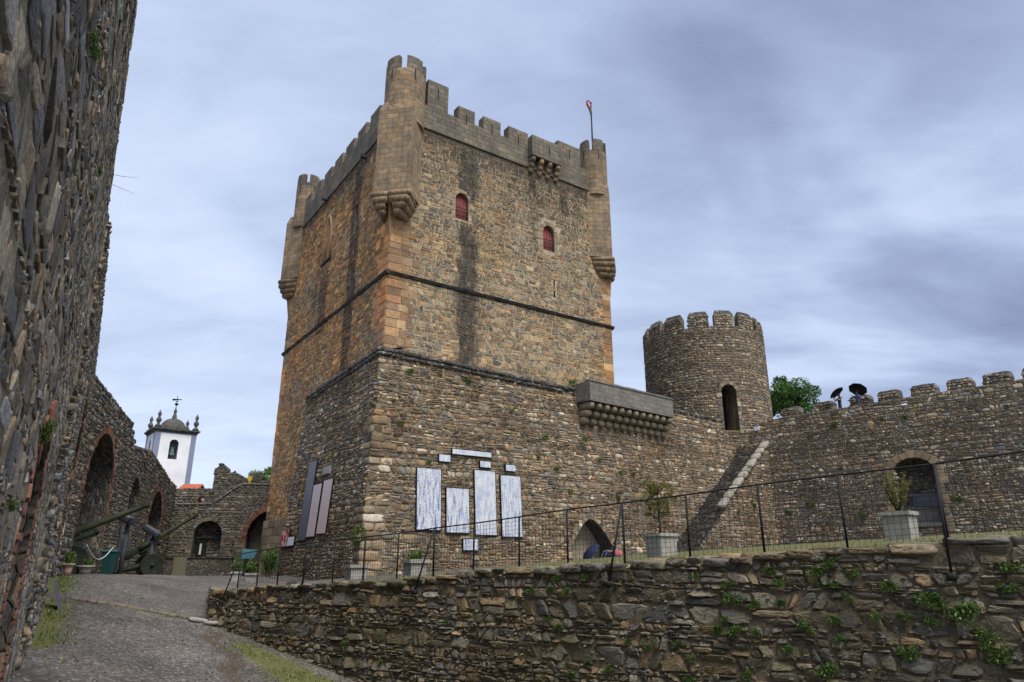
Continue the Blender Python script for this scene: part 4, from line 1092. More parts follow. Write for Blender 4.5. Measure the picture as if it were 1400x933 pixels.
pf = [(u0 + .2, -.6), (L2N, -.6), (L2N, v2), (u2, v2), (u1, v1), (u1, v1 - .55), (u0 + .2, .5)]
FS = Frame(L2.O + L2.n * (OFF - .35), (.768, .641), 0.0)
FO = Frame(L2.O + L2.n * OFF, (.768, .641), 0.0)
backing(g, FO, pf, [], .34, 1, 1)
Q = cull(layout(u0, L2N, -.5, v2, (.13, .36), (.8, 2.3), r4, .3, .3, thin=.3), pf); lay(g, FO, Q, r4, .015, .034, 9, (2.2, 4.5), 0, rough=.09, tilt=.5)
g.build('side_wall', [M['curt'], M['curt_m']], stair)
g = Geo(); x = u1 - .2
while x < u2 + .3:
    x2 = x + r4.uniform(.5, .9); dz = slope * (x2 - x)
    ax = ST.a * math.cos(math.atan(slope)) + np.array([0, 0, 1]) * math.sin(math.atan(slope)); up = np.cross(ax, ST.n); up = up if up[2] > 0 else -up
    lump(g, ST.pt((x + x2) / 2, stv((x + x2) / 2) + .06, OFF - .16), [ax, ST.n, up], (math.hypot(x2 - x, dz) / 2, .33, .17), 0, .4, 10, 6, jit=.03, rng=r4); x = x2
g.build('coping', M['palecope'] if 'palecope' in M else M['cement'], stair)

# ------------------------------------------------------------------ right-hand curtain wall
rw = thing('curtain_wall', 'long rubble curtain wall with rounded merlons and an arched stone window niche', 'wall', (24, 49.5, .8))
r5 = np.random.default_rng(31)
RT = 10.95; g = Geo()
n1, _ = RW.hit(1224, 660); n2, _ = RW.hit(1281, 660); _, nb = RW.hit(1250, 716); _, nt = RW.hit(1250, 626)
ncx, nw = (n1 + n2) / 2, n2 - n1
hN = (arch_poly(ncx, nw, nb, nt - nw * .36, nw * .36, n=12), 1.5, False)
oRW = [(-4.2, -.5), (26, -.5), (26, RT + .35), (15.5, RT + .02), (7, RT), (-1.2, RT - .1), (-2.2, RT - .7), (-3.0, RT - 1.7), (-4.2, RT - 1.9)]
backing(g, RW, oRW, [hN], 1.6, 1, 2)
Q = cull(layout(-4.2, 26, -.4, RT + .3, (.12, .34), (.8, 2.4), r5, .6, .5, thin=.35, slant=.25), oRW, [arch_poly(ncx, nw + .8, nb - .1, nt - nw * .36, nw * .36 + .45, n=12)])
lay(g, RW, Q, r5, .015, .034, 9, (2.2, 4.5), 0, rough=.09, tilt=.5)
Q = cull(layout(ncx + nw / 2 + .1, ncx + nw / 2 + 1.2, nb - .9, nt - .8, (.14, .3), (.9, 2), r5), None); lay(g, RW, Q, r5, .014, .056, 8, (2.3, 5), 0)
Q = cull(layout(ncx - nw / 2 - 1.0, ncx - nw / 2 - .1, nb - .9, nt - .8, (.14, .3), (.9, 2), r5), None); lay(g, RW, Q, r5, .014, .056, 8, (2.3, 5), 0)
arch_ring(g, RW, ncx, nw, nt - nw * .36, nw * .36, .5, 9, r5, .085, jamb=nb - .6, mat=7, jh=.6)
# back wall of the niche with its loophole
bk_o = [(ncx - nw / 2, nb), (ncx + nw / 2, nb), (ncx + nw / 2, nt), (ncx - nw / 2, nt)]
RB = Frame(RW.O - RW.n * 1.5, (.69, -.72)); lu, lv = RB.hit(1264, 650)
slot = [(lu - .09, lv - .35), (lu + .09, lv - .35), (lu + .09, lv + .35), (lu - .09, lv + .35)]
backing(g, RB, bk_o, [(slot, .25, False)], .3, 4, 4, skirt=False)
Q = cull(layout(ncx - nw / 2, ncx + nw / 2, nb + 1.0, nt, (.2, .3), (1, 2.2), r5), bk_o, [slot]); lay(g, RB, Q, r5, .012, .05, 8, (3, 6), 5)
fbox(g, RW, ncx - nw / 2 + .01, ncx + nw / 2 - .01, nb + .0, nb + .95, -1.49, -.75, 3)
fbox(g, RW, ncx - nw / 2 + .012, ncx + nw / 2 - .012, nb + .951, nb + 1.06, -1.48, -.68, 6)
fbox(g, RW, ncx - nw / 2 - .2, ncx + nw / 2 + .2, nb - .22, nb, -.6, .12, 6)
fbox(g, RB, ncx - .75, ncx + nw / 2 - .15, nb + 1.15, nb + 2.0, .0, .12, 8)
g.build('wall', [M['curtr'], M['curt_m'], M['rub'], M['cement'], M['rubd'], M['slate'], M['cement'], M['buff'], M['blackm']], rw)
mer = []
for px in (1084, 1128.5, 1177, 1216.5, 1264, 1313.5, 1365, 1420):
    y = np.interp(px, [1060, 1200, 1400], [568, 542, 514]); u_, _ = RW.hit(px, y, -2.3)
    mer.append(u_)
for u_ in mer:
    g = Geo(); zb = np.interp(u_, [-1.2, 7, 15.5, 26], [RT - .1, RT, RT + .02, RT + .35])
    hw = .82 + r5.uniform(-.06, .06)
    lump(g, RW.pt(u_, zb + .50, -2.35), [RW.a, RW.n, (0, 0, 1)], (hw, .46, .68), 0, .36, 20, 10, jit=.022, rng=r5)
    Q = layout(u_ - hw + .1, u_ + hw - .1, zb + .3, zb + .9, (.12, .22), (.9, 2), r5, .3, .2)
    Q = Q[(Q[:, :, 0].max(1) < u_ + hw - .05) & (Q[:, :, 1].max(1) < zb + 1.06)]
    lay(g, lambda u, v, d: RW(u, v, d - 1.91), Q, r5, .014, .05, 8, (2.3, 5), 1)
    g.build('merlon', [M['cap'], M['curtr']], rw)
g = Geo()
hexa(g, [RW.pt(-3.4, 9.0, -2.9), RW.pt(26, 9.0, -2.9), RW.pt(26, 9.0, -1.55), RW.pt(-3.4, 9.0, -1.55)][::-1] + [RW.pt(-3.4, 10.2, -2.9), RW.pt(26, 10.2, -2.9), RW.pt(26, 10.2, -1.55), RW.pt(-3.4, 10.2, -1.55)][::-1])
for (ua_, ub_, va_, vb_) in ((-3.4, lu - .1, -.5, 11.1), (lu + 1.1, 26, -.5, 11.1), (lu - .1, lu + 1.1, -.5, lv - .6), (lu - .1, lu + 1.1, lv + .7, 11.1)): fbox(g, RW, ua_, ub_, va_, vb_, -2.88, -1.95)
fbox(g, RW, -3.0, 26, 10.201, 10.5, -1.7, -.65)
g.build('wall_walk', M['rub'], rw)

# ------------------------------------------------------------------ round tower
RC, RR = np.array([18.2, 62.2]), 5.5
ang0 = math.atan2(-RC[1], -RC[0])
class Cyl:
    flip = 1
    def __init__(S, c, r): S.c = c; S.r = r
    def __call__(S, u, v, d=0.0):
        u = np.asarray(u, float); v = np.asarray(v, float); d = np.asarray(d, float) + np.zeros_like(u); a = ang0 + u / S.r
        return np.stack([S.c[0] + (S.r + d) * np.cos(a), S.c[1] + (S.r + d) * np.sin(a), v], -1)
    def hit(S, x, y):
        dr = ray(x, y); A = dr[0] ** 2 + dr[1] ** 2; Bq = -2 * (dr[0] * S.c[0] + dr[1] * S.c[1]); Cq = S.c @ S.c - S.r ** 2
        D = max(0, Bq * Bq - 4 * A * Cq); t = (-Bq - math.sqrt(D)) / (2 * A); P = dr * t
        a = math.atan2(P[1] - S.c[1], P[0] - S.c[0]) - ang0; a = (a + math.pi) % (2 * math.pi) - math.pi
        return a * S.r, P[2]
CY_ = Cyl(RC, RR)
rt = thing('round_tower', 'round rubble corner tower with battlements and a dark arched doorway', 'tower', (RC[0], RC[1], 0))
r6 = np.random.default_rng(41)
du_, db = CY_.hit(998, 586); _, dt = CY_.hit(998, 526); dL, _ = CY_.hit(987, 560); dR, _ = CY_.hit(1010, 560)
dw = (dR - dL) * .86; duc = (dL + dR) / 2
door = arch_poly(duc, dw, db - .1, dt - dw / 2, dw / 2, n=10)
RZ = 19.85
g = Geo(); nu, nv = 140, 80
uu = np.linspace(-math.pi * RR, math.pi * RR, nu + 1); vv = np.linspace(0, RZ, nv + 1); UU, VV = np.meshgrid(uu, vv)
idx = np.arange((nu + 1) * (nv + 1)).reshape(nv + 1, nu + 1)
cu, cvv = (UU[:-1, :-1] + UU[1:, 1:]) / 2, (VV[:-1, :-1] + VV[1:, 1:]) / 2
okc = ~((np.abs(cu - duc) < dw / 2 + .13) & (cvv > db - .1) & (cvv < dt + .1))
q = np.stack([idx[:-1, :-1], idx[:-1, 1:], idx[1:, 1:], idx[1:, :-1]], -1)[okc]
g.add(CY_(UU.ravel(), VV.ravel(), -.0 * UU.ravel()), [q], 1, np.stack([UU.ravel(), VV.ravel()], 1))
# reveal, threshold and back of the doorway
pd = np.array(door); m = len(pd)
A1, A2 = CY_(pd[:, 0], pd[:, 1], np.full(m, .02)), CY_(pd[:, 0], pd[:, 1], np.full(m, -2.2))
for i in range(m): j = (i + 1) % m; g.add([A1[i], A1[j], A2[j], A2[i]], [(0, 1, 2, 3)], 2, [(0, i * .3), (0, i * .3 + .3), (2, i * .3 + .3), (2, i * .3)])
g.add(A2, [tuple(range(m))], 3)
Q = cull(layout(-8.5, 8.5, 8.0, RZ - .02, (.15, .31), (.9, 2.2), r6, .3, .3, thin=.2), None, [door]); lay(g, CY_, Q, r6, .015, .036, 9, (2.2, 4.5), 0, rough=.09, tilt=.45)
arch_ring(g, CY_, duc, dw, dt - dw / 2, dw / 2, .32, 9, r6, .06, jamb=db - .4, mat=0, jh=.35)
lathe(g, (RC[0], RC[1], 0), [(RR - .01, RZ - .2), (RR - .01, RZ), (RR - .6, RZ + .002), (RR - .6, RZ - 1.0), (.05, RZ - 1.0)], 60, 2, smooth=False)
g.build('wall', [M['round'], M['curt_m'], M['rub'], M['dark']], rt)
nm = 15; per = 2 * math.pi * RR / nm
ph, _ = CY_.hit(953, 428)
for k in range(nm):
    uc = ph + k * per
    if abs(((uc / RR + math.pi) % (2 * math.pi)) - math.pi) > 2.0 and k % 1: continue
    g = Geo(); hw = per * .39; nu_ = 8; hm = 1.6 + r6.uniform(-.06, .06)
    us_ = np.linspace(uc - hw, uc + hw, nu_ + 1)
    fr = lambda z, d, s=1.0: CY_(uc + (us_ - uc) * s, np.full(nu_ + 1, z), np.full(nu_ + 1, d))
    rows_ = [fr(RZ, -.0), fr(RZ + hm * .72, 0), fr(RZ + hm, -.22, .78), fr(RZ + hm, -.42, .78), fr(RZ + hm * .72, -.6), fr(RZ, -.6)]
    zz_ = [RZ, RZ + hm * .72, RZ + hm, RZ + hm + .3, RZ + hm + .6, RZ + hm + 1.4]
    for a_ in range(5):
        for i in range(nu_):
            g.add([rows_[a_][i], rows_[a_][i + 1], rows_[a_ + 1][i + 1], rows_[a_ + 1][i]], [(0, 1, 2, 3)], 0 if a_ in (0, 4) else 2, [(us_[i], zz_[a_]), (us_[i + 1], zz_[a_]), (us_[i + 1], zz_[a_ + 1]), (us_[i], zz_[a_ + 1])])
    for i in (0, nu_):
        g.add([r_[i] for r_ in rows_], [tuple(range(6))], 0, [(0, RZ), (0, RZ + hm * .7), (.2, RZ + hm), (.4, RZ + hm), (.6, RZ + hm * .7), (.6, RZ)])
    Q = layout(uc - hw + .02, uc + hw - .02, RZ - .05, RZ + hm * .72, (.15, .28), (.9, 2.0), r6, .25, .2); Q = Q[(np.abs(Q.mean(1)[:, 0] - uc) < hw - .1) & (Q[:, :, 1].max(1) < RZ + hm * .8)]
    lay(g, CY_, Q, r6, .014, .05, 8, (2.3, 5), 1)
    g.build('merlon', [M['rub'], M['round'], M['cap']], rt)

# ------------------------------------------------------------------ retaining wall in front
ret = thing('retaining_wall', 'long low fieldstone retaining wall below the fence, tufts growing from its joints', 'wall', tuple(FE.pt(8, -2.4, .2)))
r7 = np.random.default_rng(51)
RF = Frame(FE.O + FE.n * .06, (.8, -.6), .04); 
ut = np.arange(-.45, 32, .35); top = [(u, wtop(u) - .03 + .03 * math.sin(u * 3.1) + .02 * math.sin(u * 7.7)) for u in ut][::-1]
oF = [(-.45, -3.4), (32, -3.4)] + top
g = Geo(); backing(g, RF, oF, [], .5, 1, 1)
Q = cull(layout(-.4, 26, -3.1, .85, (.09, .28), (.9, 2.5), r7, .5, .4, thin=.3, slant=.2), [(-.6, -3.4), (32, -3.4)] + [(u, v - .015) for u, v in top])
lay(g, RF, Q, r7, .009, .032, 16, (2.2, 5), 0, cls=lambda u, v, r: (r.random(len(u)) < .03).astype(float), rough=.10, tilt=.8, fine=True, smooth=False)
n_ = 3200; cu_ = r7.uniform(-.4, 19, n_); cv_ = -3.0 + (wtop(cu_) + 2.95) * r7.random(n_); s1 = r7.uniform(.015, .05, n_); s2 = s1 * r7.uniform(.4, .9, n_)
Q = np.stack([np.stack([cu_ - s1, cv_ - s2], 1), np.stack([cu_ + s1, cv_ - s2 * .8], 1), np.stack([cu_ + s1 * .9, cv_ + s2], 1), np.stack([cu_ - s1 * .8, cv_ + s2], 1)], 1)
lay(g, RF, Q, r7, .002, .03, 8, (2.2, 4), 0, rough=.1, tilt=.5, smooth=False)
# flat capping stones, uneven
Q = []; x = -.4
while x < 26:
    w_ = r7.uniform(.25, .75); h = r7.uniform(.07, .17); zt_ = wtop(x + w_ / 2) + r7.uniform(-.03, .035); Q.append([(x, zt_ - h), (x + w_, zt_ - h + r7.normal(0, .01)), (x + w_, zt_ + r7.normal(0, .012)), (x, zt_)]); x += w_
Q = np.array(Q); lay(g, RF, Q, r7, .008, .07, 16, (3, 6), 0, rough=.05, fine=True)
top3 = np.array([(u, wtop(u) - .02) for u in np.arange(-.45, 24, .5)])
# capping seen from above: lumps running back from the face
x = -.4
while x < 26:
    w_ = r7.uniform(.22, .6); lump(g, RF.pt(x + w_ / 2, wtop(x) - .06, -.19), [RF.a, RF.n, (0, 0, 1)], (w_ / 2, .2, .075 + r7.uniform(-.02, .025)), 0, .4, 12, 6, st=(r7.random(), r7.random(), 0, 1), jit=.03, rng=r7); x += w_
# end return
RE = Frame((FE.O + FE.a * -.45 + FE.n * .06), (-.40, .92), 0.04, flip=-1)
oE = [(0, -3), (5.6, -3), (5.6, -.75), (0, wtop(-.45) - .02)]
backing(g, RE, oE, [], .4, 1, 1); Q = cull(layout(0, 5.6, -2.6, -.6, (.12, .26), (.9, 2.4), r7, .4, .3), oE); lay(g, RE, Q, r7, .012, .07, 12, (2.4, 5), 0, rough=.07, tilt=.4)
g.build('wall', [M['field'], M['field_m']], ret)

# ------------------------------------------------------------------ left-hand wall, near part
lw = thing('slate_wall', 'tall dark slate rubble wall looming at the left edge with brick lined arches', 'wall', (-4.5, 6.5, -1.6))
r8 = np.random.default_rng(61)
W1T = 6.1; g = Geo()
LA = 14.0
hAa = (arch_poly(5.6, 2.3, -1.6, .35, .95, n=12), .55, True)
oA = [(-.02, -3), (LA, -3), (LA, W1T + .15), (0, W1T)]
backing(g, W1A, oA, [hAa], 1.2, 1, 2)
Q = layout(0, 13.6, -2.6, W1T, (.07, .30), (.5, 1.8), r8, .6, .45, thin=.3, slant=.35); Q = cull(Q, oA, [arch_poly(5.6, 2.75, -1.6, .35, 1.2, n=12)])
lay(g, W1A, Q, r8, .007, .009, 13, (2.4, 6), 0, rough=.12, tilt=.7, fine=True, smooth=False)
arch_ring(g, W1A, 5.6, 2.3, .35, .95, .26, 26, r8, .02, jamb=-1.5, mat=3, jh=.09)
LB = float(np.linalg.norm(E1 - E0))
hB = (arch_poly(9.9, 5.2, -1.0, 2.3, 2.6, n=14), 1.6, True); hB2 = (arch_poly(13.75, .9, .2, 1.5, .45, n=8), .4, True)
oB = [(0, -3), (LB, -3), (LB, 6.5), (0, 6.15)]
backing(g, W1B, oB, [hB, hB2], 1.2, 1, 2)
Q = layout(0, LB, -2.4, 6.5, (.08, .25), (1.3, 4.2), r8, .5, .35, thin=.4, slant=.3); Q = cull(Q, oB, [arch_poly(9.9, 5.8, -1.0, 2.3, 2.9, n=14), hB2[0]])
lay(g, W1B, Q, r8, .009, .026, 9, (2.2, 5), 0, rough=.09, tilt=.9)
arch_ring(g, W1B, 9.9, 5.2, 2.3, 2.6, .36, 44, r8, .025, jamb=1.2, mat=3, jh=.09)
arch_ring(g, W1B, 13.75, .9, 1.5, .45, .22, 14, r8, .025, jamb=.2, mat=3, jh=.09)
fbox(g, W1B, 13.1, 13.16, .3, 1.6, -.01, .035, 4)
for F_, L_, zt_ in ((W1B, LB, 6.3), (W1A, LA, W1T + .05)):
    fbox(g, F_, .02, L_, zt_ - .25, zt_ + .02, -.9, -.04, 5); x = .03
    while x < L_:
        x2 = x + r8.uniform(.2, .5); lump(g, F_.pt((x + x2) / 2, zt_ + r8.uniform(-.03, .03), -.2), [F_.a, F_.n, (0, 0, 1)], ((x2 - x) / 2, .19 + r8.uniform(-.02, .02), .07 + r8.uniform(-.02, .03)), 5, .45, 10, 6, jit=.05, rng=r8); x = x2
g.build('wall', [M['slateL'], M['slateL_m'], M['rubd'], M['brick'], M['white'], M['cap']], lw)

# ------------------------------------------------------------------ left-hand casemate wall, far part
cw = thing('casemate_wall', 'slate wall with tall brick rimmed arches sheltering old guns, stepping down in the distance', 'wall', (-18, 31, -.5))
g = Geo()
uA, _ = W2.hit(119, 640); uB, _ = W2.hit(157, 640); _, vC = W2.hit(140, 587); wA = uB - uA; cA = (uA + uB) / 2; rA = min(wA / 2, 2.6)
h2 = (arch_poly(cA, wA, -.7, vC - rA, rA, n=16), 2.2, True)
T2, z2 = W2.hit(180, 580); T3, z3 = W2.hit(183, 611); T4, z4 = W2.hit(206, 618); T5, z5 = W2.hit(229, 653); LN = 31.2
nA, _ = W2.hit(177, 680); nB, _ = W2.hit(189, 680); _, nC = W2.hit(184, 651)
rA0, _ = W2.hit(203, 705); rB0, _ = W2.hit(221, 705); _, rC = W2.hit(213, 669); wR = rB0 - rA0; cR_ = (rA0 + rB0) / 2; rR = min(wR / 2, 2.2)
h3a = (arch_poly((nA + nB) / 2, nB - nA, -.5, nC - 1.2, 1.2, n=10), 1.3, True)
h3b = (arch_poly(cR_, wR, -.8, rC - rR, rR, n=14), 2.2, True)
o2_ = [(-.1, -1.5), (LN, -1.5), (LN, z5), (T5, z5), (T4, z4), (T3, z3), (T2 + .15, z2 - .1), (T2, z2), (-.1, 6.5)]
backing(g, W2, o2_, [h2, h3a, h3b], 1.0, 1, 2)
Q = cull(layout(0, LN, -1.0, 6.7, (.11, .28), (1.0, 2.8), r8, .4, .4, thin=.35, slant=.2), o2_, [arch_poly(cA, wA + .5, -.7, vC - rA, rA + .25, n=16), h3a[0], arch_poly(cR_, wR + .5, -.8, rC - rR, rR + .25, n=14)]); lay(g, W2, Q, r8, .012, .04, 9, (2.3, 5), 0, rough=.09, tilt=.6)
arch_ring(g, W2, cA, wA, vC - rA, rA, .30, 44, r8, .03, jamb=vC - rA - 1.2, mat=3, jh=.09)
arch_ring(g, W2, cR_, wR, rC - rR, rR, .34, 40, r8, .03, jamb=rC - rR - 1.2, mat=3, jh=.1)
for (uc_, w_, top_, hp) in ((cA, wA, vC, h2), (cR_, wR, rC, h3b)):
    Q = cull(layout(uc_ - w_ / 2, uc_ + w_ / 2, -.7, top_, (.12, .27), (1.0, 2.6), r8), hp[0]); lay(g, lambda u, v, d: W2(u, v, d - 2.2), Q, r8, .012, .04, 8, (2.3, 5), 0)
x = 0.0
while x < T5:
    x2 = x + r8.uniform(.4, .9); z_ = np.interp(x, [0, T2, T3, T4, T5], [6.5, z2, z3, z4, z5]); lump(g, W2.pt((x + x2) / 2, z_, -.45), [W2.a, W2.n, (0, 0, 1)], ((x2 - x) / 2, .52, .13), 4, .4, 10, 6, jit=.03, rng=r8); x = x2
g.build('wall', [M['slate'], M['slate_m'], M['rubd'], M['brick'], M['cap']], cw)

# ------------------------------------------------------------------ end wall of the yard
bw = thing('gate_wall', 'slate end wall of the yard with a blind niche, a sloping coping and a brick arched gateway', 'wall', (-21, 54.4, -.9))
g = Geo()
hb1 = (arch_poly(2.1, 2.0, .5, 2.15, 1.0, n=12), 1.0, True); hb2 = (arch_poly(7.05, 4.3, -1.0, 2.0, 2.1, n=16), 9.0, True)
oBW = [(-1.5, -1.6), (11, -1.6), (11, 5.9), (4.1, 5.95), (2.15, 4.4), (-1.5, 4.3)]
backing(g, BW, oBW, [hb1, hb2], 1.0, 1, 2)
Q = cull(layout(-1.5, 9, -1.1, 6, (.11, .25), (1.0, 2.8), r8, .3, .3, thin=.35), oBW, [hb1[0], arch_poly(7.05, 4.8, -1.0, 2.0, 2.4, n=16)]); lay(g, BW, Q, r8, .012, .036, 9, (2.3, 5), 0, rough=.08, tilt=.5)
arch_ring(g, BW, 2.1, 2.0, 2.15, 1.0, .3, 15, r8, .05, jamb=.5, mat=0, jh=.25)
arch_ring(g, BW, 7.05, 4.3, 2.0, 2.1, .38, 38, r8, .05, jamb=1.6, mat=3, jh=.1)
Q = cull(layout(1.1, 3.1, .5, 3.2, (.13, .25), (1.0, 2.6), r8), hb1[0]); lay(g, lambda u, v, d: BW(u, v, d - 1.0), Q, r8, .012, .045, 8, (2.3, 5), 0)
fbox(g, BW, 1.15, 1.95, .55, 1.6, -.99, -.9, 5); fbox(g, BW, 1.45, 1.6, .7, 1.5, -.9, -.88, 6)
fbox(g, BW, 1.1, 3.1, 1.9, 2.0, -1.0, -.75, 4)
fbox(g, BW, -1.2, 4.2, -1.2, .42, .0, .5, 2); fbox(g, BW, -1.25, 4.25, .421, .5, -.1, .58, 4)
for (ua, va, ub, vb) in ((-1.5, 4.32, 2.15, 4.42), (2.15, 4.45, 4.1, 5.98), (4.1, 5.98, 10, 5.93)):
    n_ = int(max(2, abs(ub - ua) / .5)); 
    for k in range(n_):
        t = (k + .5) / n_; sl = math.atan2(vb - va, ub - ua); ax = BW.a * math.cos(sl) + np.array([0, 0, math.sin(sl)]); up = -BW.a * math.sin(sl) + np.array([0, 0, math.cos(sl)])
        lump(g, BW.pt(ua + (ub - ua) * t, va + (vb - va) * t, -.28), [ax, BW.n, up], (math.hypot(ub - ua, vb - va) / n_ / 2 + .01, .4, .09), 7, .4, 10, 6, jit=.03, rng=r8)
g.build('wall', [M['slate'], M['slate_m'], M['rubd'], M['brick'], M['cap'], M['oliveD'], M['white'], M['cement']], bw)
# the higher parapet behind it
BP = Frame(BW.O - BW.n * 1.6, (.98, .2))
g = Geo(); slot = [(.72, 4.3), (1.12, 4.3), (1.12, 5.0), (.72, 5.0)]
oBP = [(-1.2, 0), (10, 0), (10, 6.55), (4.2, 6.45), (3.9, 6.75), (3.2, 7.1), (2.75, 7.0), (2.72, 7.35), (2.2, 7.75), (1.68, 7.3), (1.66, 5.75), (-1.2, 5.65)]
backing(g, BP, oBP, [(slot, .7, False)], .7, 1, 2)
Q = cull(layout(-1.2, 9, 3.5, 7.7, (.11, .24), (1.0, 2.6), r8, .2, .3), oBP, [slot]); lay(g, BP, Q, r8, .012, .05, 9, (2.3, 5), 0, rough=.08, tilt=.4)
for uc in (4.9, 6.5, 8.1): lump(g, BP.pt(uc, 6.7, -.35), [BP.a, BP.n, (0, 0, 1)], (.6, .4, .38), 2, .4, 16, 8, jit=.02, rng=r8)
g.build('parapet', [M['slate'], M['slate_m'], M['rubd']], bw)
# ------------------------------------------------------------------ helpers for placing on the ground
def gpix(px, py, f=None):
    f = f or (lambda x, y: float(gz(x, y))); d = ray(px, py); d = d / np.hypot(d[0], d[1]); t = 3.0
    while t < 120:
        P = d * t
        if P[2] <= f(P[0], P[1]): break
        t += .03
    return np.array([P[0], P[1], f(P[0], P[1])])
def xat(px, py, Y):
    d = ray(px, py); return d[0] / d[1] * Y
def zat(px, py, Y):
    d = ray(px, py); return d[2] / d[1] * Y
r9 = np.random.default_rng(77)

def redpost():
    m, N, b = new_mat('red and white poster'); p = N.pos(); n = N.noise(N.scale(p, (1, 1, .6)), 4.2, 3, .6)
    finish(N, b, N.mix(N.rng(n, .46, .5), (.55, .53, .52), (.42, .03, .035)), .6); return m
M['redpost'] = redpost()
# ------------------------------------------------------------------ commemorative panels on the bastion
def panel(F, pts, name, label, cat, mat, frame='iron', group=None, th=.05, d0=.10):
    h = np.array([F.hit(*p) for p in pts]); u0, u1 = h[:, 0].min(), h[:, 0].max(); v0, v1 = h[:, 1].min(), h[:, 1].max()
    # average opposite corners so the panel is a true rectangle
    hs = h[np.argsort(h[:, 0])]; n = len(hs) // 2; u0, u1 = hs[:n, 0].mean(), hs[n:, 0].mean(); hv = h[np.argsort(h[:, 1])]; v0, v1 = hv[:n, 1].mean(), hv[n:, 1].mean()
    t = thing(name, label, cat, tuple(F.pt(u0, v0, d0)), group)
    g = Geo(); fbox(g, F, u0, u1, v0, v1, d0, d0 + th); g.build('slab', mat, t)
    g = Geo(); e = .045
    for a in ((u0 - e, u1 + e, v0 - e, v0), (u0 - e, u1 + e, v1, v1 + e), (u0 - e, u0, v0, v1), (u1, u1 + e, v0, v1)): fbox(g, F, *a, d0 - .06, d0 + th - .012)
    g.build('frame', M[frame], t)
    return t, (u0, u1, v0, v1)
panel(LW, [(570, 640), (602, 643), (600, 725), (567, 724)], 'tile_panel', 'tall white tile panel with the strongest blue columns, nearest the corner of the bastion', 'panel', M['tile0'])
panel(LW, [(610, 667), (640, 670), (639, 729), (608, 728)], 'tile_panel', 'short white and blue tile panel, the lowest topped of the four large ones', 'panel', M['tile1'])
panel(LW, [(648, 643), (676, 646), (676, 732), (648, 731)], 'tile_panel', 'tall pale tile panel with a seam across its middle, right beside the short panel', 'panel', M['tile2'])
panel(LW, [(684, 650), (711, 653), (711, 735), (684, 733)], 'tile_panel', 'tall white tile panel standing nearest the pointed arch', 'panel', M['tile3'])
panel(LW, [(617, 612), (670, 622), (670, 628), (617, 619)], 'stone_plaque', 'long narrow white strip plaque above the other plaques', 'plaque', M['tile2'])
panel(LW, [(599, 622), (614, 623), (614, 632), (599, 631)], 'stone_plaque', 'small white plaque above the tall panel nearest the bastion corner', 'plaque', M['tile2'])
panel(LW, [(655, 631), (669, 632), (669, 640), (655, 639)], 'stone_plaque', 'small white plaque just under the end of the long strip', 'plaque', M['tile2'])
panel(LW, [(690, 636), (703, 637), (703, 645), (690, 644)], 'stone_plaque', 'small white plaque above the panel nearest the pointed arch', 'plaque', M['tile2'])
panel(LW, [(632, 737), (652, 738), (652, 753), (632, 752)], 'stone_plaque', 'small square blue and white plaque low down under the four tall panels', 'plaque', M['tile1'])
t, q = panel(LW, [(632.5, 738), (651.5, 739), (651.5, 752.5), (632.5, 751.5)], 'stone_plaque', '', '', M['tile1']); 
for o in list(t.children): bpy.data.objects.remove(o)
bpy.data.objects.remove(t)
panel(PL, [(427, 634), (437.5, 628), (419, 738), (408.5, 740)], 'memorial_panel', 'tallest dark slate memorial panel on the shaded face of the bastion', 'panel', M['blackm'])
panel(PL, [(434, 664), (443.5, 661), (432, 733), (420, 735)], 'memorial_panel', 'pink marble memorial panel beside the tall dark one', 'panel', M['pinkm'])
panel(PL, [(448, 658), (459, 654), (446.7, 728.6), (434, 731)], 'memorial_panel', 'pink marble memorial panel farther from the dark one, nearest the bastion corner', 'panel', M['pinkm'])
panel(PL, [(445, 641), (455, 637), (452.5, 646), (443.5, 650)], 'stone_plaque', 'small pale plaque above the two pink memorial panels', 'plaque', M['planter'], 'planter')
panel(PL, [(393.5, 748), (404, 746), (405, 733), (395, 736)], 'notice_board', 'small pale blue notice board low on the shaded bastion face', 'sign', M['white'])
t, q = panel(PL, [(386, 749), (396, 747), (398, 724), (388, 727)], 'poster', 'red and white poster next to the pale blue notice', 'sign', M['white'])
for o in t.children:
    if o.name.startswith('slab'): o.data.materials[0] = M['redpost']
# cable strung across the bastion face
g = Geo(); pts = [LW.pt(u, 6.35 + .25 * math.sin(u * .35) - .03 * u, .1) for u in np.linspace(.5, 14, 30)]; pts2 = [PL.pt(u, 6.5 + .02 * u, .12) for u in np.linspace(7, .5, 12)]
tube(g, pts2 + pts, .018, 5); cb = g.build('cable', M['iron']); tag(cb, 'thin black cable strung along the bastion wall above the panels', 'cable')
# small white notice beside the stair head
u_, v_ = RW.hit(1034, 586, .12); sg = thing('notice_board', 'tiny white notice by the head of the stone stair', 'sign', tuple(RW.pt(u_, v_, .1)))
g = Geo(); fbox(g, RW, u_ - .22, u_ + .22, v_ - .16, v_ + .16, -1.0, .12); g.build('slab', M['white'], sg)

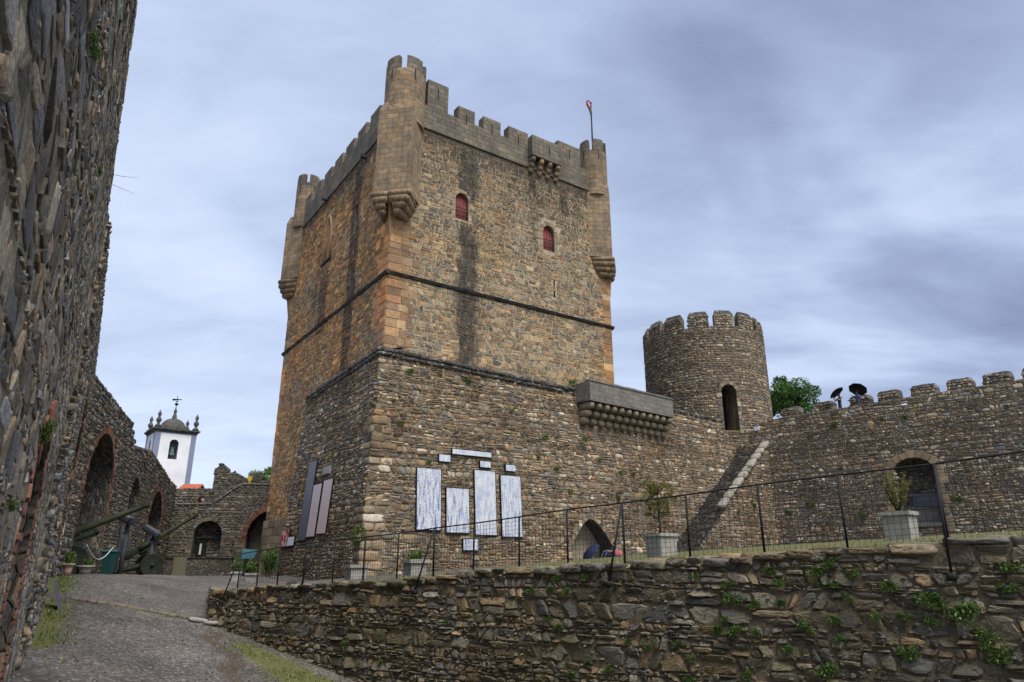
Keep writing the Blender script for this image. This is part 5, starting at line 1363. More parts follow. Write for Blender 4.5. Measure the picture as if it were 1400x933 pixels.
# ------------------------------------------------------------------ mesh fence on the retaining wall
FU = [.36, 1.2, 2.05, 3.05, 4.12, 5.15, 6.2, 7.25, 8.31, 9.42, 10.49, 11.62, 12.78, 13.95, 15.1, 16.32, 17.45, 18.6]
RAILU = [.36, 2.05, 4.12, 6.2, 7.25, 8.31, 9.42, 10.49, 11.62, 12.78, 13.95, 15.1, 16.32, 17.4, 18.6]
RAILZ = [.26, .40, .53, .63, .71, .77, .85, .94, 1.0, 1.07, 1.155, 1.22, 1.275, 1.36, 1.43]
rail = lambda u: np.interp(u, RAILU, RAILZ)
fence = thing('mesh_fence', 'black iron fence with wire mesh along the top of the retaining wall', 'fence', tuple(FE.pt(8, wtop(8.), 0)))
for u in FU:
    g = Geo(); tube(g, [FE.pt(u, wtop(u) - .15, 0), FE.pt(u, rail(u), 0)], .018, 8); g.build('post', M['iron'], fence)
g = Geo(); tube(g, [FE.pt(u, rail(u), 0) for u in FU], .013, 8); g.build('top_rail', M['iron'], fence)
for u, du, dz in ((.36, -.3, .33), (3.4, -.22, .30), (7.25, -.3, .32), (11.62, -.22, .36), (16.32, -.02, .45)):
    g = Geo(); ft = RF.pt(u + du, wtop(u) - dz, .13); tube(g, [FE.pt(u, rail(u) - .02, .02), ft], .017, 8); lump(g, ft, [FE.a, FE.n, (0, 0, 1)], (.06, .05, .05), 0, .5); g.build('brace', M['iron'], fence)
g = Geo(); wr = .0021
for u in np.arange(.36, 18.5, .078):
    hexa(g, [FE.pt(u + a * wr, wtop(u) + .02, b * wr) for a, b in ((-1, 1), (1, 1), (1, -1), (-1, -1))] + [FE.pt(u + a * wr, rail(u), b * wr) for a, b in ((-1, 1), (1, 1), (1, -1), (-1, -1))])
for k in range(1, 12):
    t_ = k / 12
    for i in range(len(FU) - 1):
        a, b = FU[i], FU[i + 1]; za, zb_ = wtop(a) + .02 + (rail(a) - wtop(a) - .02) * t_, wtop(b) + .02 + (rail(b) - wtop(b) - .02) * t_
        hexa(g, [FE.pt(a, za - wr, wr), FE.pt(b, zb_ - wr, wr), FE.pt(b, zb_ - wr, -wr), FE.pt(a, za - wr, -wr), FE.pt(a, za + wr, wr), FE.pt(b, zb_ + wr, wr), FE.pt(b, zb_ + wr, -wr), FE.pt(a, za + wr, -wr)])
g.build('wire_mesh', M['iron'], fence)

# ------------------------------------------------------------------ planters
def planter(label, x, y, z, w, h, kind, rz=0.0, taper=.92, mat='planter', lip=.05, group=None, ph=1.0, name='planter'):
    t = thing(name, label, 'planter', (x, y, z - .02), group, rz)
    g = Geo(); a, b = w / 2 * taper, w / 2
    if kind != 'terra' and kind != 'bowl':
        hexa(g, [(-a, -a, 0), (a, -a, 0), (a, a, 0), (-a, a, 0), (-b, -b, h), (b, -b, h), (b, b, h), (-b, b, h)])
        g.build('pot', M[mat], t, local=True)
        g = Geo(); c = b + lip
        for (x0, x1, y0, y1) in ((-c, c, -c, -b + .05), (-c, c, b - .05, c), (-c, -b + .05, -b + .05, b - .05), (b - .05, c, -b + .05, b - .05)): box(g, x0, x1, y0, y1, h - .03, h + .06)
        g.build('rim', M[mat], t, local=True)
    else:
        g = Geo(); lathe(g, (0, 0, 0), [(a * .7, 0), (a * .95, h * .6), (b, h), (b + lip, h + .01), (b + lip, h + .07), (b - .03, h + .07), (b - .04, h - .03), (.01, h - .03)], 20); g.build('pot', M[mat], t, local=True)
    g = Geo(); lump(g, (0, 0, h), np.eye(3), (b - .06, b - .06, .035), 0, .3, 14, 4); g.build('soil', M['soil'], t, local=True)
    if kind == 'pine':
        g = Geo(); tube(g, [(0, 0, h), (.02, .0, h + .45), (-.03, .02, h + .95), (.03, 0, h + 1.5)], [.045, .038, .028, .012], 7)
        C = []
        for k in range(46):
            zz_ = h + .42 + r9.uniform(0, 1) ** 1.1 * 1.1; an = r9.uniform(0, 6.28); L = (.74 - .34 * (zz_ - h - .4) / 1.1) * r9.uniform(.5, 1.1)
            e = np.array([math.cos(an) * L, math.sin(an) * L, zz_ + L * .5]); tube(g, [(0, 0, zz_), e * (.55, .55, 1) + (0, 0, -.06), e], [.014, .009, .004], 5)
            for _ in range(3): C.append(blob_pts(30, e * (r9.uniform(.55, 1.0),) * 2 + (0,) if False else (e[0] * r9.uniform(.5, 1), e[1] * r9.uniform(.5, 1), e[2] + r9.uniform(-.12, .05)), (.09, .09, .08), r9, .1))
        g.build('trunk', M['bark'], t, local=True)
        g = Geo(); leaves(g, np.concatenate(C), .075, r9, asp=.22, up=.6); g.build('foliage', M['conif'], t, local=True)
    elif kind == 'conifer':
        g = Geo(); C = []
        for k in range(12):
            an = r9.uniform(0, 6.28); e = np.array([math.cos(an) * r9.uniform(.1, .42), math.sin(an) * r9.uniform(.1, .42), h + r9.uniform(.6, 1.2) * ph])
            tube(g, [(0, 0, h), (e[0] * .4, e[1] * .4, h + .35), e], [.022, .014, .005], 6)
            for q in np.linspace(.35, 1, 7): C.append(blob_pts(17, (e[0] * q, e[1] * q, h + (e[2] - h) * q), (.075, .075, .10), r9, .1))
        g.build('stem', M['bark'], t, local=True)
        g = Geo(); leaves(g, np.concatenate(C), .07, r9, asp=.25, up=1.2); g.build('foliage', M['conif'], t, local=True)
    elif kind == 'ball':
        g = Geo(); tube(g, [(0, 0, h), (.01, 0, h + .75)], [.02, .014], 6); g.build('stem', M['bark'], t, local=True)
        C = [blob_pts(700, (0, 0, h + 1.0), (.29, .29, .31), r9, .5), blob_pts(140, (.05, 0, h + 1.25), (.2, .2, .16), r9, .2), blob_pts(90, (-.06, 0, h + .74), (.14, .14, .12), r9, .2)]
        g = Geo(); leaves(g, np.concatenate(C), .06, r9); g.build('foliage', M['box'], t, local=True)
    else:
        C = [blob_pts(70, (r9.uniform(-.6, .6) * b, r9.uniform(-.6, .6) * b, h + r9.uniform(.04, .3) * ph), (.14 * ph, .14 * ph, .12 * ph), r9, .1) for _ in range(9)]
        g = Geo(); leaves(g, np.concatenate(C), .07 * max(.8, ph), r9, up=.7); g.build('foliage', M['fern'], t, local=True)
    return t
def on_terr(px, Y, py=765): x = xat(px, py, Y); return x, Y, tzz(x, Y)
x, y, z = on_terr(905, 21.5); planter('square pale concrete planter with a bushy young pine beside the pointed arch', x, y, z, .68, .62, 'pine', .55)
x, y, z = on_terr(1239, 17); planter('square pale concrete planter holding a yellow green conifer below the window niche', x, y, z, .60, .60, 'conifer', .75, ph=.95)
x, y, z = on_terr(486, 24, 790); planter('square pale planter with a clipped ball shrub on a thin stem at the bastion corner', x, y, z, .58, .42, 'ball', .6)
x, y, z = on_terr(567, 18.5, 785); planter('low square planter with a small leafy shrub below the tile panels', x, y, z, .46, .38, 'herb', .6, ph=.9)
P_ = gpix(344.5, 789.5, lambda x, y: float(max(gz(x, y), -9))); x = xat(344.5, 789, 33); planter('pale planter of leafy shrubs before the gateway arch, the larger of that pair', x, 33, float(gz(x, 33)), .48, .34, 'herb', .2, ph=1.6)
x = xat(323, 789, 32); planter('smaller pale planter of leafy shrubs before the gateway arch', x, 32, float(gz(x, 32)), .34, .36, 'herb', .2, ph=1.3)
x = xat(92.5, 780, 24.6); planter('pale terracotta pot with a dark shrub by the end of the near slate wall', x, 24.6, float(gz(x, 24.6)) - .02, .30, .36, 'terra', mat='terra', ph=1.2, name='plant_pot')
x = xat(116.5, 780, 28.2); planter('white bowl shaped planter with low leaves under the big gun', x, 28.2, float(gz(x, 28.2)), .52, .30, 'bowl', mat='planter', ph=.8, name='plant_pot')

# shrubs growing beside the gateway
def bush(label, x, y, z, rx, rz_, n, mat='fern', name='shrub', cat='shrub'):
    t = thing(name, label, cat, (x, y, z)); g = Geo(); tube(g, [(0, 0, -.05), (.03, 0, rz_ * .5)], [.03, .015], 5); tube(g, [(.05, 0, -.05), (-.1, .05, rz_ * .6)], [.025, .012], 5); g.build('stem', M['bark'], t, local=True)
    C = [blob_pts(int(n / 12), (r9.uniform(-.6, .6) * rx, r9.uniform(-.5, .5) * rx, rz_ * r9.uniform(.25, 1.0)), (rx * .42, rx * .42, rz_ * .3), r9, .2) for _ in range(12)]
    g = Geo(); leaves(g, np.concatenate(C), .12, r9); g.build('foliage', M[mat], t, local=True)
x = xat(370, 775, 38); bush('large green shrub growing against the dressed stone foot of the keep', x, 38, float(gz(x, 38)), .62, 1.25, 1500)
x = xat(333, 775, 40); bush('rounded green shrub in front of the dark gateway', x, 40, float(gz(x, 40)), .5, .95, 1100)

# teal board on a post by the gateway
x = xat(337, 756, 36); zb = zat(337, 764, 36); t = thing('information_board', 'tilted teal information board on a thin post before the gateway', 'sign', (x, 36, float(gz(x, 36))))
g = Geo(); tube(g, [(x, 36, float(gz(x, 36)) - .05), (x, 36, zb + .1)], .03, 6); tube(g, [(x + .35, 36.05, float(gz(x, 36)) - .05), (x + .35, 36.05, zb + .1)], .03, 6); g.build('post', M['iron'], t)
M['teal'] = plain('teal board', (.015, .075, .095), .5, .12, 6)
g = Geo(); hexa(g, [(x - .28, 35.9, zb), (x + .42, 35.9, zb), (x + .42, 35.94, zb), (x - .28, 35.94, zb), (x - .25, 36.2, zb + .48), (x + .48, 36.2, zb + .42), (x + .48, 36.24, zb + .42), (x - .25, 36.24, zb + .48)]); g.build('board', M['teal'], t)
# leaning stone slab, yellow plate, dark board, bin
t = thing('stone_slab', 'upright mossy stone slab leaning on the ledge of the gate wall', 'slab', tuple(BW.pt(.65, -.85, .75)))
g = Geo(); q = [(.15, -.9, .8), (1.1, -.9, .8), (1.1, -.9, .62), (.15, -.9, .62), (.1, .5, .68), (1.02, .47, .68), (1.02, .47, .58), (.1, .5, .58)]; hexa(g, [BW.pt(*p) for p in q]); g.build('slab', M['slabm'], t)
u_, v_ = BW.hit(340, 663); t = thing('yellow_sign', 'small bright yellow sign standing on the gate wall coping', 'sign', tuple(BW.pt(u_, v_ - .1, -.3)))
g = Geo(); tube(g, [BW.pt(u_, 5.95, -.3), BW.pt(u_, 6.35, -.3)], .03, 6); g.build('post', M['iron'], t)
g = Geo(); pl = [(-.16, .62), (.16, .62), (.17, .35), (.05, .22), (.05, 0), (-.05, 0), (-.05, .22), (-.17, .35)]; prism(g, [(p[0], p[1]) for p in pl], .04, (BW.a, (0, 0, 1), BW.n), BW.pt(u_, 6.0, -.26)); g.build('plate', M['yellow'], t)
P_ = gpix(60, 858); P_ = W1B.pt(float((P_ - W1B.O) @ W1B.a), 0, .0); ub = float((P_ - W1B.O) @ W1B.a); zb = float(gz(P_[0], P_[1]))
ub = 6.3; q0 = W1B.pt(ub, 0, .2); zb = float(gz(q0[0], q0[1]))
t = thing('dark_board', 'dark flat board leaning against the foot of the left slate wall', 'board', (q0[0], q0[1], zb))
g = Geo(); hexa(g, [W1B.pt(ub - .3, zb - .05, .42), W1B.pt(ub + .3, zb - .05, .42), W1B.pt(ub + .3, zb - .05, .34), W1B.pt(ub - .3, zb - .05, .34), W1B.pt(ub - .3, zb + .62, .2), W1B.pt(ub + .3, zb + .62, .2), W1B.pt(ub + .3, zb + .62, .12), W1B.pt(ub - .3, zb + .62, .12)]); g.build('panel', M['blackm'], t)
x = xat(149, 775, 29.5); z = float(gz(x, 29.5)); t = thing('wheelie_bin', 'dark green wheelie bin standing under the big gun', 'bin', (x, 29.5, z), rz=.3)
g = Geo(); hexa(g, [(-.2, -.24, .04), (.2, -.24, .04), (.2, .2, .1), (-.2, .2, .1), (-.27, -.32, .92), (.27, -.32, .92), (.27, .32, .92), (-.27, .32, .92)]); g.build('body', M['bin'], t, local=True)
g = Geo(); hexa(g, [(-.29, -.36, .921), (.29, -.36, .921), (.29, .34, .921), (-.29, .34, .921), (-.25, -.30, .99), (.25, -.30, .99), (.25, .30, 1.04), (-.25, .30, 1.04)]); tube(g, [(-.25, .4, 1.0), (.25, .4, 1.0)], .02, 6); g.build('lid', M['bin'], t, local=True)
for s in (-1, 1): g = Geo(); tube(g, [(s * .2, .26, .1), (s * .26, .26, .1)], .1, 14); g.build('wheel', M['iron'], t, local=True)
g = Geo(); c1 = np.array([x + .1, 29.4, z + 1.1]); c2 = W2.pt(2.3, .95 - .47 + .2, .3); tube(g, [c1 + (c2 - c1) * s_ + (0, 0, -.5 * math.sin(math.pi * s_)) for s_ in np.linspace(0, 1, 12)], .014, 6); rp = g.build('rope', M['white']); tag(rp, 'pale rope hanging from the bin towards the white planter', 'rope')

# ------------------------------------------------------------------ old guns on steel props
def gun(label, muz, bre, r0, r1, extra, post_px, beam, Yp, slabel, carriage=False):
    muz = np.array(muz); bre = np.array(bre); ax = (muz - bre) / np.linalg.norm(muz - bre); t = thing('artillery_gun', label, 'cannon', (bre[0], bre[1], float(gz(bre[0], bre[1]))))
    L = np.linalg.norm(muz - bre); g = Geo(); pr = [(0, r0 * 1.25), (.28, r0 * 1.25), (.285, r0), (.62, r0 * .93), (.625, r0 * .86), (.95, r1), (.955, r1 * 1.12), (1.0, r1 * 1.12)]
    P = [bre + ax * L * a for a, _ in pr]; tube(g, P, [b for _, b in pr], 18); g.build('barrel', M['olive'], t)
    g = Geo(); tube(g, [muz - ax * .02, muz + ax * .006], r1 * .72, 14); g.build('muzzle', M['dark'], t)
    xv, yv, _ = basis(ax); dn = np.array([0, 0, -1.0]); dn = dn - ax * (dn @ ax); dn /= np.linalg.norm(dn)
    g = Geo(); tube(g, [bre + ax * L * .02 + dn * r0 * 2.1, bre + ax * L * extra + dn * r0 * 2.1], r0 * .85, 14); tube(g, [bre + ax * L * extra + dn * r0 * 2.1, bre + ax * L * (extra + .03) + dn * r0 * 2.1], r0 * .95, 14); g.build('recoil_cylinder', M['oliveD'], t)
    g = Geo(); lump(g, bre - ax * .25, [xv, yv, ax], (r0 * 1.5, r0 * 1.5, .38), 0, .4, 14, 8); g.build('breech', M['oliveD'], t)
    sd_ = np.cross(ax, dn)
    for s in (-1, 1):
        g = Geo(); mid = bre + ax * L * .22 + dn * r0 * 2.0; gl = float(gz(mid[0], mid[1]))
        c = np.array([mid[0], mid[1], gl + .55]) + sd_ * s * (.55); lathe(g, c - sd_ * .05, [(.1, -.09), (.12, .19), (.1, .19), (.1, .12), (.5, .12), (.55, .14), (.55, -.04), (.5, -.02), (.12, -.02)], 22, axis=sd_); g.build('wheel', M['oliveD'], t)
    g = Geo(); mid = bre + ax * L * .2 + dn * r0 * 2.2; gl = float(gz(mid[0], mid[1])); tube(g, [mid + sd_ * .7 * 0, (mid[0], mid[1], gl + .5)], .2, 8); tube(g, [(mid[0], mid[1], gl + .55) - sd_ * .7, (mid[0], mid[1], gl + .55) + sd_ * .7], .06, 8)
    back = bre - ax * .8; tube(g, [(mid[0], mid[1], gl + .6), (mid[0] - ax[0] * 2.2, mid[1] - ax[1] * 2.2, gl + .12)], [.16, .1], 8); g.build('carriage', M['oliveD'], t)
    # steel prop
    p0, p1 = post_px
    xb, zb_ = xat(*p1, Yp), None; gl = float(gz(xb, Yp)); top = np.array([xat(*p0, Yp), Yp, zat(*p0, Yp)])
    st = thing('steel_prop', slabel, 'prop', (xb, Yp, gl))
    g = Geo(); tube(g, [(xb, Yp, gl - .05), top], .085, 12); g.build('post', M['steel'], st)
    b0, b1 = np.array([xat(*beam[0], Yp + .3), Yp + .3, zat(*beam[0], Yp + .3)]), np.array([xat(*beam[1], Yp - .3), Yp - .3, zat(*beam[1], Yp - .3)])
    xx, yy, dd = basis(b1 - b0); ln = np.linalg.norm(b1 - b0); g = Geo(); lump(g, (b0 + b1) / 2, [xx, yy, dd], (.13, .15, ln / 2), 0, .15, 16, 8)
    for s in (-.4, .4): lump(g, (b0 + b1) / 2 + dd * ln * s + (0, 0, .12), [xx, yy, dd], (.06, .06, .05), 0, .5)
    g.build('saddle_beam', M['steel'], st)
    g = Geo(); o_ = np.array([-.55, .55, 0]); gl2 = float(gz(xb - .55, Yp + .55)); tube(g, [(xb - .55, Yp + .55, gl2 - .05), top + o_ + (0, 0, -.05)], .085, 12); g.build('post', M['steel'], st)
mz, br_ = np.array([xat(204, 690, 30), 30, zat(204, 690, 30)]), np.array([xat(104, 727, 28.4), 28.4, zat(104, 727, 28.4)])
gun('larger olive green artillery gun whose muzzle crosses the big arch', mz, mz + (br_ - mz) * 1.35, .14, .10, .42, ((175.5, 717), (163, 786)), ((164, 705), (181, 714)), 30.2, 'steel prop with a saddle beam carrying the larger gun')
mz, br_ = np.array([xat(271, 703, 38), 38, zat(271, 703, 38)]), np.array([xat(203, 743, 36.6), 36.6, zat(203, 743, 36.6)])
gun('smaller olive green artillery gun nearer the gate wall', mz, mz + (br_ - mz) * 1.25, .12, .085, .3, ((210.5, 733), (202.5, 787)), ((199, 721), (216, 732)), 36.6, 'steel prop with a saddle beam carrying the smaller gun')

# ------------------------------------------------------------------ church tower and roofs beyond
C0 = np.array([xat(209.5, 586, 100), 100.0]); c1, c2 = np.array([.785, .62]), np.array([-.62, .785]); CZ = zat(209.5, 586, 100)
ch = thing('church_tower', 'white church bell tower with blue grey corner strips and a small dome', 'church tower', (C0[0], C0[1], 0))
CW = 5.7; C0 = C0 + c1 * .5 + c2 * .4
CF = Frame((C0[0], C0[1], 0), c1); CS = Frame((C0[0], C0[1], 0), c2, flip=-1)
uw, vw0 = CF.hit(235, 628); _, vw1 = CF.hit(238, 601)
wo = arch_poly(uw, 1.25, vw0, vw1 - .62, .62, n=12); wo2 = arch_poly(3.0, 1.2, vw0, vw1 - .62, .62, n=12)
g = Geo(); backing(g, CF, [(0, 0), (CW, 0), (CW, CZ), (0, CZ)], [(wo, 1.6, True)], .5, 0, 1); backing(g, CS, [(0, 0), (6, 0), (6, CZ), (0, CZ)], [(wo2, .8, True)], .5, 0, 1)
q = [CF.pt(.5, 0, -.5), CF.pt(CW, 0, -.01), CF.pt(CW, 0, -6), CF.pt(.5, 0, -6)]; 
g.add([CF.pt(CW, 0, 0), CF.pt(CW, 0, -6), CF.pt(CW, CZ, -6), CF.pt(CW, CZ, 0)], [(0, 1, 2, 3)], 0)
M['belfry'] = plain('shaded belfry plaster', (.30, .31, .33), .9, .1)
g.build('wall', [M['plaster'], M['belfry']], ch)
for F, a, b in ((CF, -.03, .72), (CF, CW - .7, CW + .03), (CS, -.02, .7), (CS, 5.3, 6.0)):
    g = Geo(); fbox(g, F, a, b, 0, CZ - .002, -.2, .06); g.build('corner_strip', M['bluegrey'], ch)
g = Geo()
for k, (e, z0, z1) in enumerate(((.1, -.3, -.05), (.25, -.05, .12), (.42, .12, .34))):
    q = [CF.pt(-e, 0, e), CF.pt(CW + e, 0, e), CF.pt(CW + e, 0, -6 - e), CF.pt(-e, 0, -6 - e)]; hexa(g, [(p[0], p[1], CZ + z0 + .001 * k) for p in q] + [(p[0], p[1], CZ + z1) for p in q])
g.build('cornice', M['darkstone'], ch)
cc = CF.pt(CW / 2, 0, -3.0); cc[2] = CZ + .42
g = Geo(); lathe(g, cc, [(1.95 * math.cos(a) ** .9, 2.0 * math.sin(a)) for a in np.linspace(0, 1.42, 12)] + [(.36, 2.15), (.24, 2.6), (.18, 2.9), (.26, 3.1), (.12, 3.5), (.05, 3.8)], 28); dome = g.build('dome', M['darkstone'], ch)
g = Geo(); tube(g, [cc + (0, 0, 3.5), cc + (0, 0, 5.6)], .05, 6); lump(g, cc + (0, 0, 4.3), np.eye(3), (.28, .28, .22), 0, 1); tube(g, [cc + (-.7, 0, 5.05), cc + (.75, 0, 5.05)], [.16, .05], 6); tube(g, [cc + (-.25, 0, 4.75), cc + (.25, 0, 4.75)], .05, 5); g.build('weather_vane', M['iron'], ch)
for uu_, dd_ in ((.2, -.2), (CW - .2, -.2), (.2, -5.8), (CW - .2, -5.8)):
    p = CF.pt(uu_, 0, dd_); p[2] = CZ + .42; g = Geo(); lathe(g, p, [(.45, 0), (.45, .25), (.24, .38), (.18, .6), (.36, .9), (.4, 1.12), (.2, 1.45), (.15, 1.65), (.28, 1.9), (.22, 2.15), (.08, 2.4), (.02, 2.6)], 14); g.build('finial', M['darkstone'], ch)
g = Geo(); bp = CF.pt(uw, vw0 + .55, -.7); lathe(g, bp, [(.5, 0), (.44, .18), (.3, .6), (.26, 1.0), (.18, 1.15), (.02, 1.2)], 18); tube(g, [bp + CF.a * -.62 + (0, 0, 1.25), bp + CF.a * .62 + (0, 0, 1.25)], .09, 6); 
M['bronze'] = plain('green bronze', (.07, .12, .12), .6, .2); g.build('bell', M['bronze'], ch)
def house(label, px0, px1, ytop, ybot, Y, dep, rot):
    x0, x1 = xat(px0, ytop, Y), xat(px1, ytop, Y); zt, zb = zat((px0 + px1) / 2, ytop, Y), zat((px0 + px1) / 2, ybot, Y)
    t = thing('house', label, 'house', (x0, Y, 0)); w_ = x1 - x0; fx = np.array([math.cos(rot), math.sin(rot), 0]); fy = np.array([-math.sin(rot), math.cos(rot), 0]); o = np.array([x0, Y, 0.])
    g = Geo(); hexa(g, [o + (0, 0, -1), o + fx * w_ + (0, 0, -1), o + fx * w_ + fy * dep + (0, 0, -1), o + fy * dep + (0, 0, -1), o + (0, 0, zb), o + fx * w_ + (0, 0, zb), o + fx * w_ + fy * dep + (0, 0, zb), o + fy * dep + (0, 0, zb)]); 
    r0, r1 = o + fy * dep / 2 + (0, 0, zt), o + fx * w_ + fy * dep / 2 + (0, 0, zt); g.add([o + (0, 0, zb), o + fy * dep + (0, 0, zb), r0 - fx * .0 + (0, 0, -.12)], [(0, 1, 2)], 0); g.add([o + fx * w_ + (0, 0, zb), o + fx * w_ + fy * dep + (0, 0, zb), r1 + (0, 0, -.12)], [(0, 1, 2)], 0)
    g.build('wall', M['plaster'], t)
    g = Geo()
    for s in (0, 1):
        e0 = o - fx * .3 + (fy * -.4 if s == 0 else fy * (dep + .4)) + (0, 0, zb - .1); e1 = e0 + fx * (w_ + .6); a0, a1 = r0 - fx * .3, r1 + fx * .3
        sl = np.linalg.norm(a0 - e0); g.add([e0, e1, a1, a0, e0 + (0, 0, .14), e1 + (0, 0, .14), a1 + (0, 0, .14), a0 + (0, 0, .14)], [(3, 2, 1, 0), (4, 5, 6, 7), (0, 1, 5, 4), (0, 4, 7, 3), (1, 2, 6, 5)], 0, [(0, 0), (w_, 0), (w_, sl), (0, sl)] * 2)
    g.build('roof', M['rooftile'], t)
house('small house with an orange tiled roof under the church tower', 243, 262, 659, 675, 84, 7, .15)
house('lower house with a steep orange tiled roof beside the stepped wall', 226, 240, 664, 700, 76, 6, -.25)

# ------------------------------------------------------------------ trees
def tree(label, x, y, z0, zc, rx, rz_, n, mat, seed, lsz=.34):
    r = np.random.default_rng(seed); t = thing('broadleaf_tree', label, 'tree', (x, y, z0)); g = Geo(); h = zc - z0
    tube(g, [(0, 0, 0), (.1, .05, h * .5), (0, 0, h * .9), (.1, 0, h + rz_ * .5)], [.32, .26, .2, .06], 9); cl = []
    for k in range(22):
        d = r.normal(0, 1, 3); d[2] = abs(d[2]) * .9 - .25; d /= np.linalg.norm(d); p = np.array([0, 0, h]) + d * (rx, rx, rz_) * r.uniform(.45, .95)
        cl.append((p, r.uniform(.24, .42))); tube(g, [(0, 0, h * .75 + r.uniform(0, .2) * h), (p * (.5, .5, 1) + (0, 0, -.1)), p], [.09, .05, .015], 5)
    g.build('trunk', M['bark'], t, local=True)
    C = np.concatenate([blob_pts(int(n / 22), p, (rx * s, rx * s, rz_ * s * .85), r, .3) for p, s in cl]); g = Geo(); leaves(g, C, lsz, r); g.build('crown', M[mat], t, local=True)
Y = 82; tree('dense green tree rising behind the curtain wall next to the round tower', xat(1078, 552, Y), Y, 0, zat(1078, 556, Y), 3.7, 3.5, 9000, 'leaf', 5)
Y = 88; tree('bright green tree showing over the gate wall beside the keep', xat(362, 664, Y), Y, 0, zat(362, 668, Y), 2.9, 2.6, 6000, 'leafy', 6, .32)

# ------------------------------------------------------------------ people and umbrellas
def person_mesh(name, J, E, cls, mats, parent):
    """J joint -> (pos, radius); E edges; cls joint -> material index"""
    names = list(J); me = bpy.data.meshes.new(name + '_rig'); me.from_pydata([J[k][0] for k in names], [(names.index(a), names.index(b)) for a, b in E], [])
    o = bpy.data.objects.new(name + '_rig', me); COL.objects.link(o)
    sm = o.modifiers.new('skin', 'SKIN'); sm.use_smooth_shade = True; sm.branch_smoothing = .3
    if not me.skin_vertices: 
        import bmesh
        bm = bmesh.new(); bm.from_mesh(me); bm.verts.layers.skin.verify(); bm.to_mesh(me); bm.free()
    for i, k in enumerate(names):
        r = J[k][1]; me.skin_vertices[0].data[i].radius = r if isinstance(r, tuple) else (r, r); me.skin_vertices[0].data[i].use_root = (k == 'pelvis')
    o.modifiers.new('sub', 'SUBSURF').levels = 2; o.modifiers['sub'].render_levels = 2
    dg = bpy.context.evaluated_depsgraph_get(); ev = o.evaluated_get(dg); nm = bpy.data.meshes.new_from_object(ev)
    bpy.data.objects.remove(o)
    for m in mats: nm.materials.append(m)
    P = np.array([J[k][0] for k in names]); segs = [(P[names.index(a)], P[names.index(b)], cls.get((a, b), cls.get(b, 0))) for a, b in E]
    for p in nm.polygons:
        c = np.array(p.center); best = 1e9
        for a, b, mi in segs:
            ab = b - a; t = np.clip((c - a) @ ab / (ab @ ab + 1e-9), 0, 1); d = np.linalg.norm(c - a - ab * t)
            if d < best: best = d; p.material_index = mi
        p.use_smooth = True
    ob = bpy.data.objects.new('body', nm); COL.objects.link(ob); ob.parent = parent
    return ob
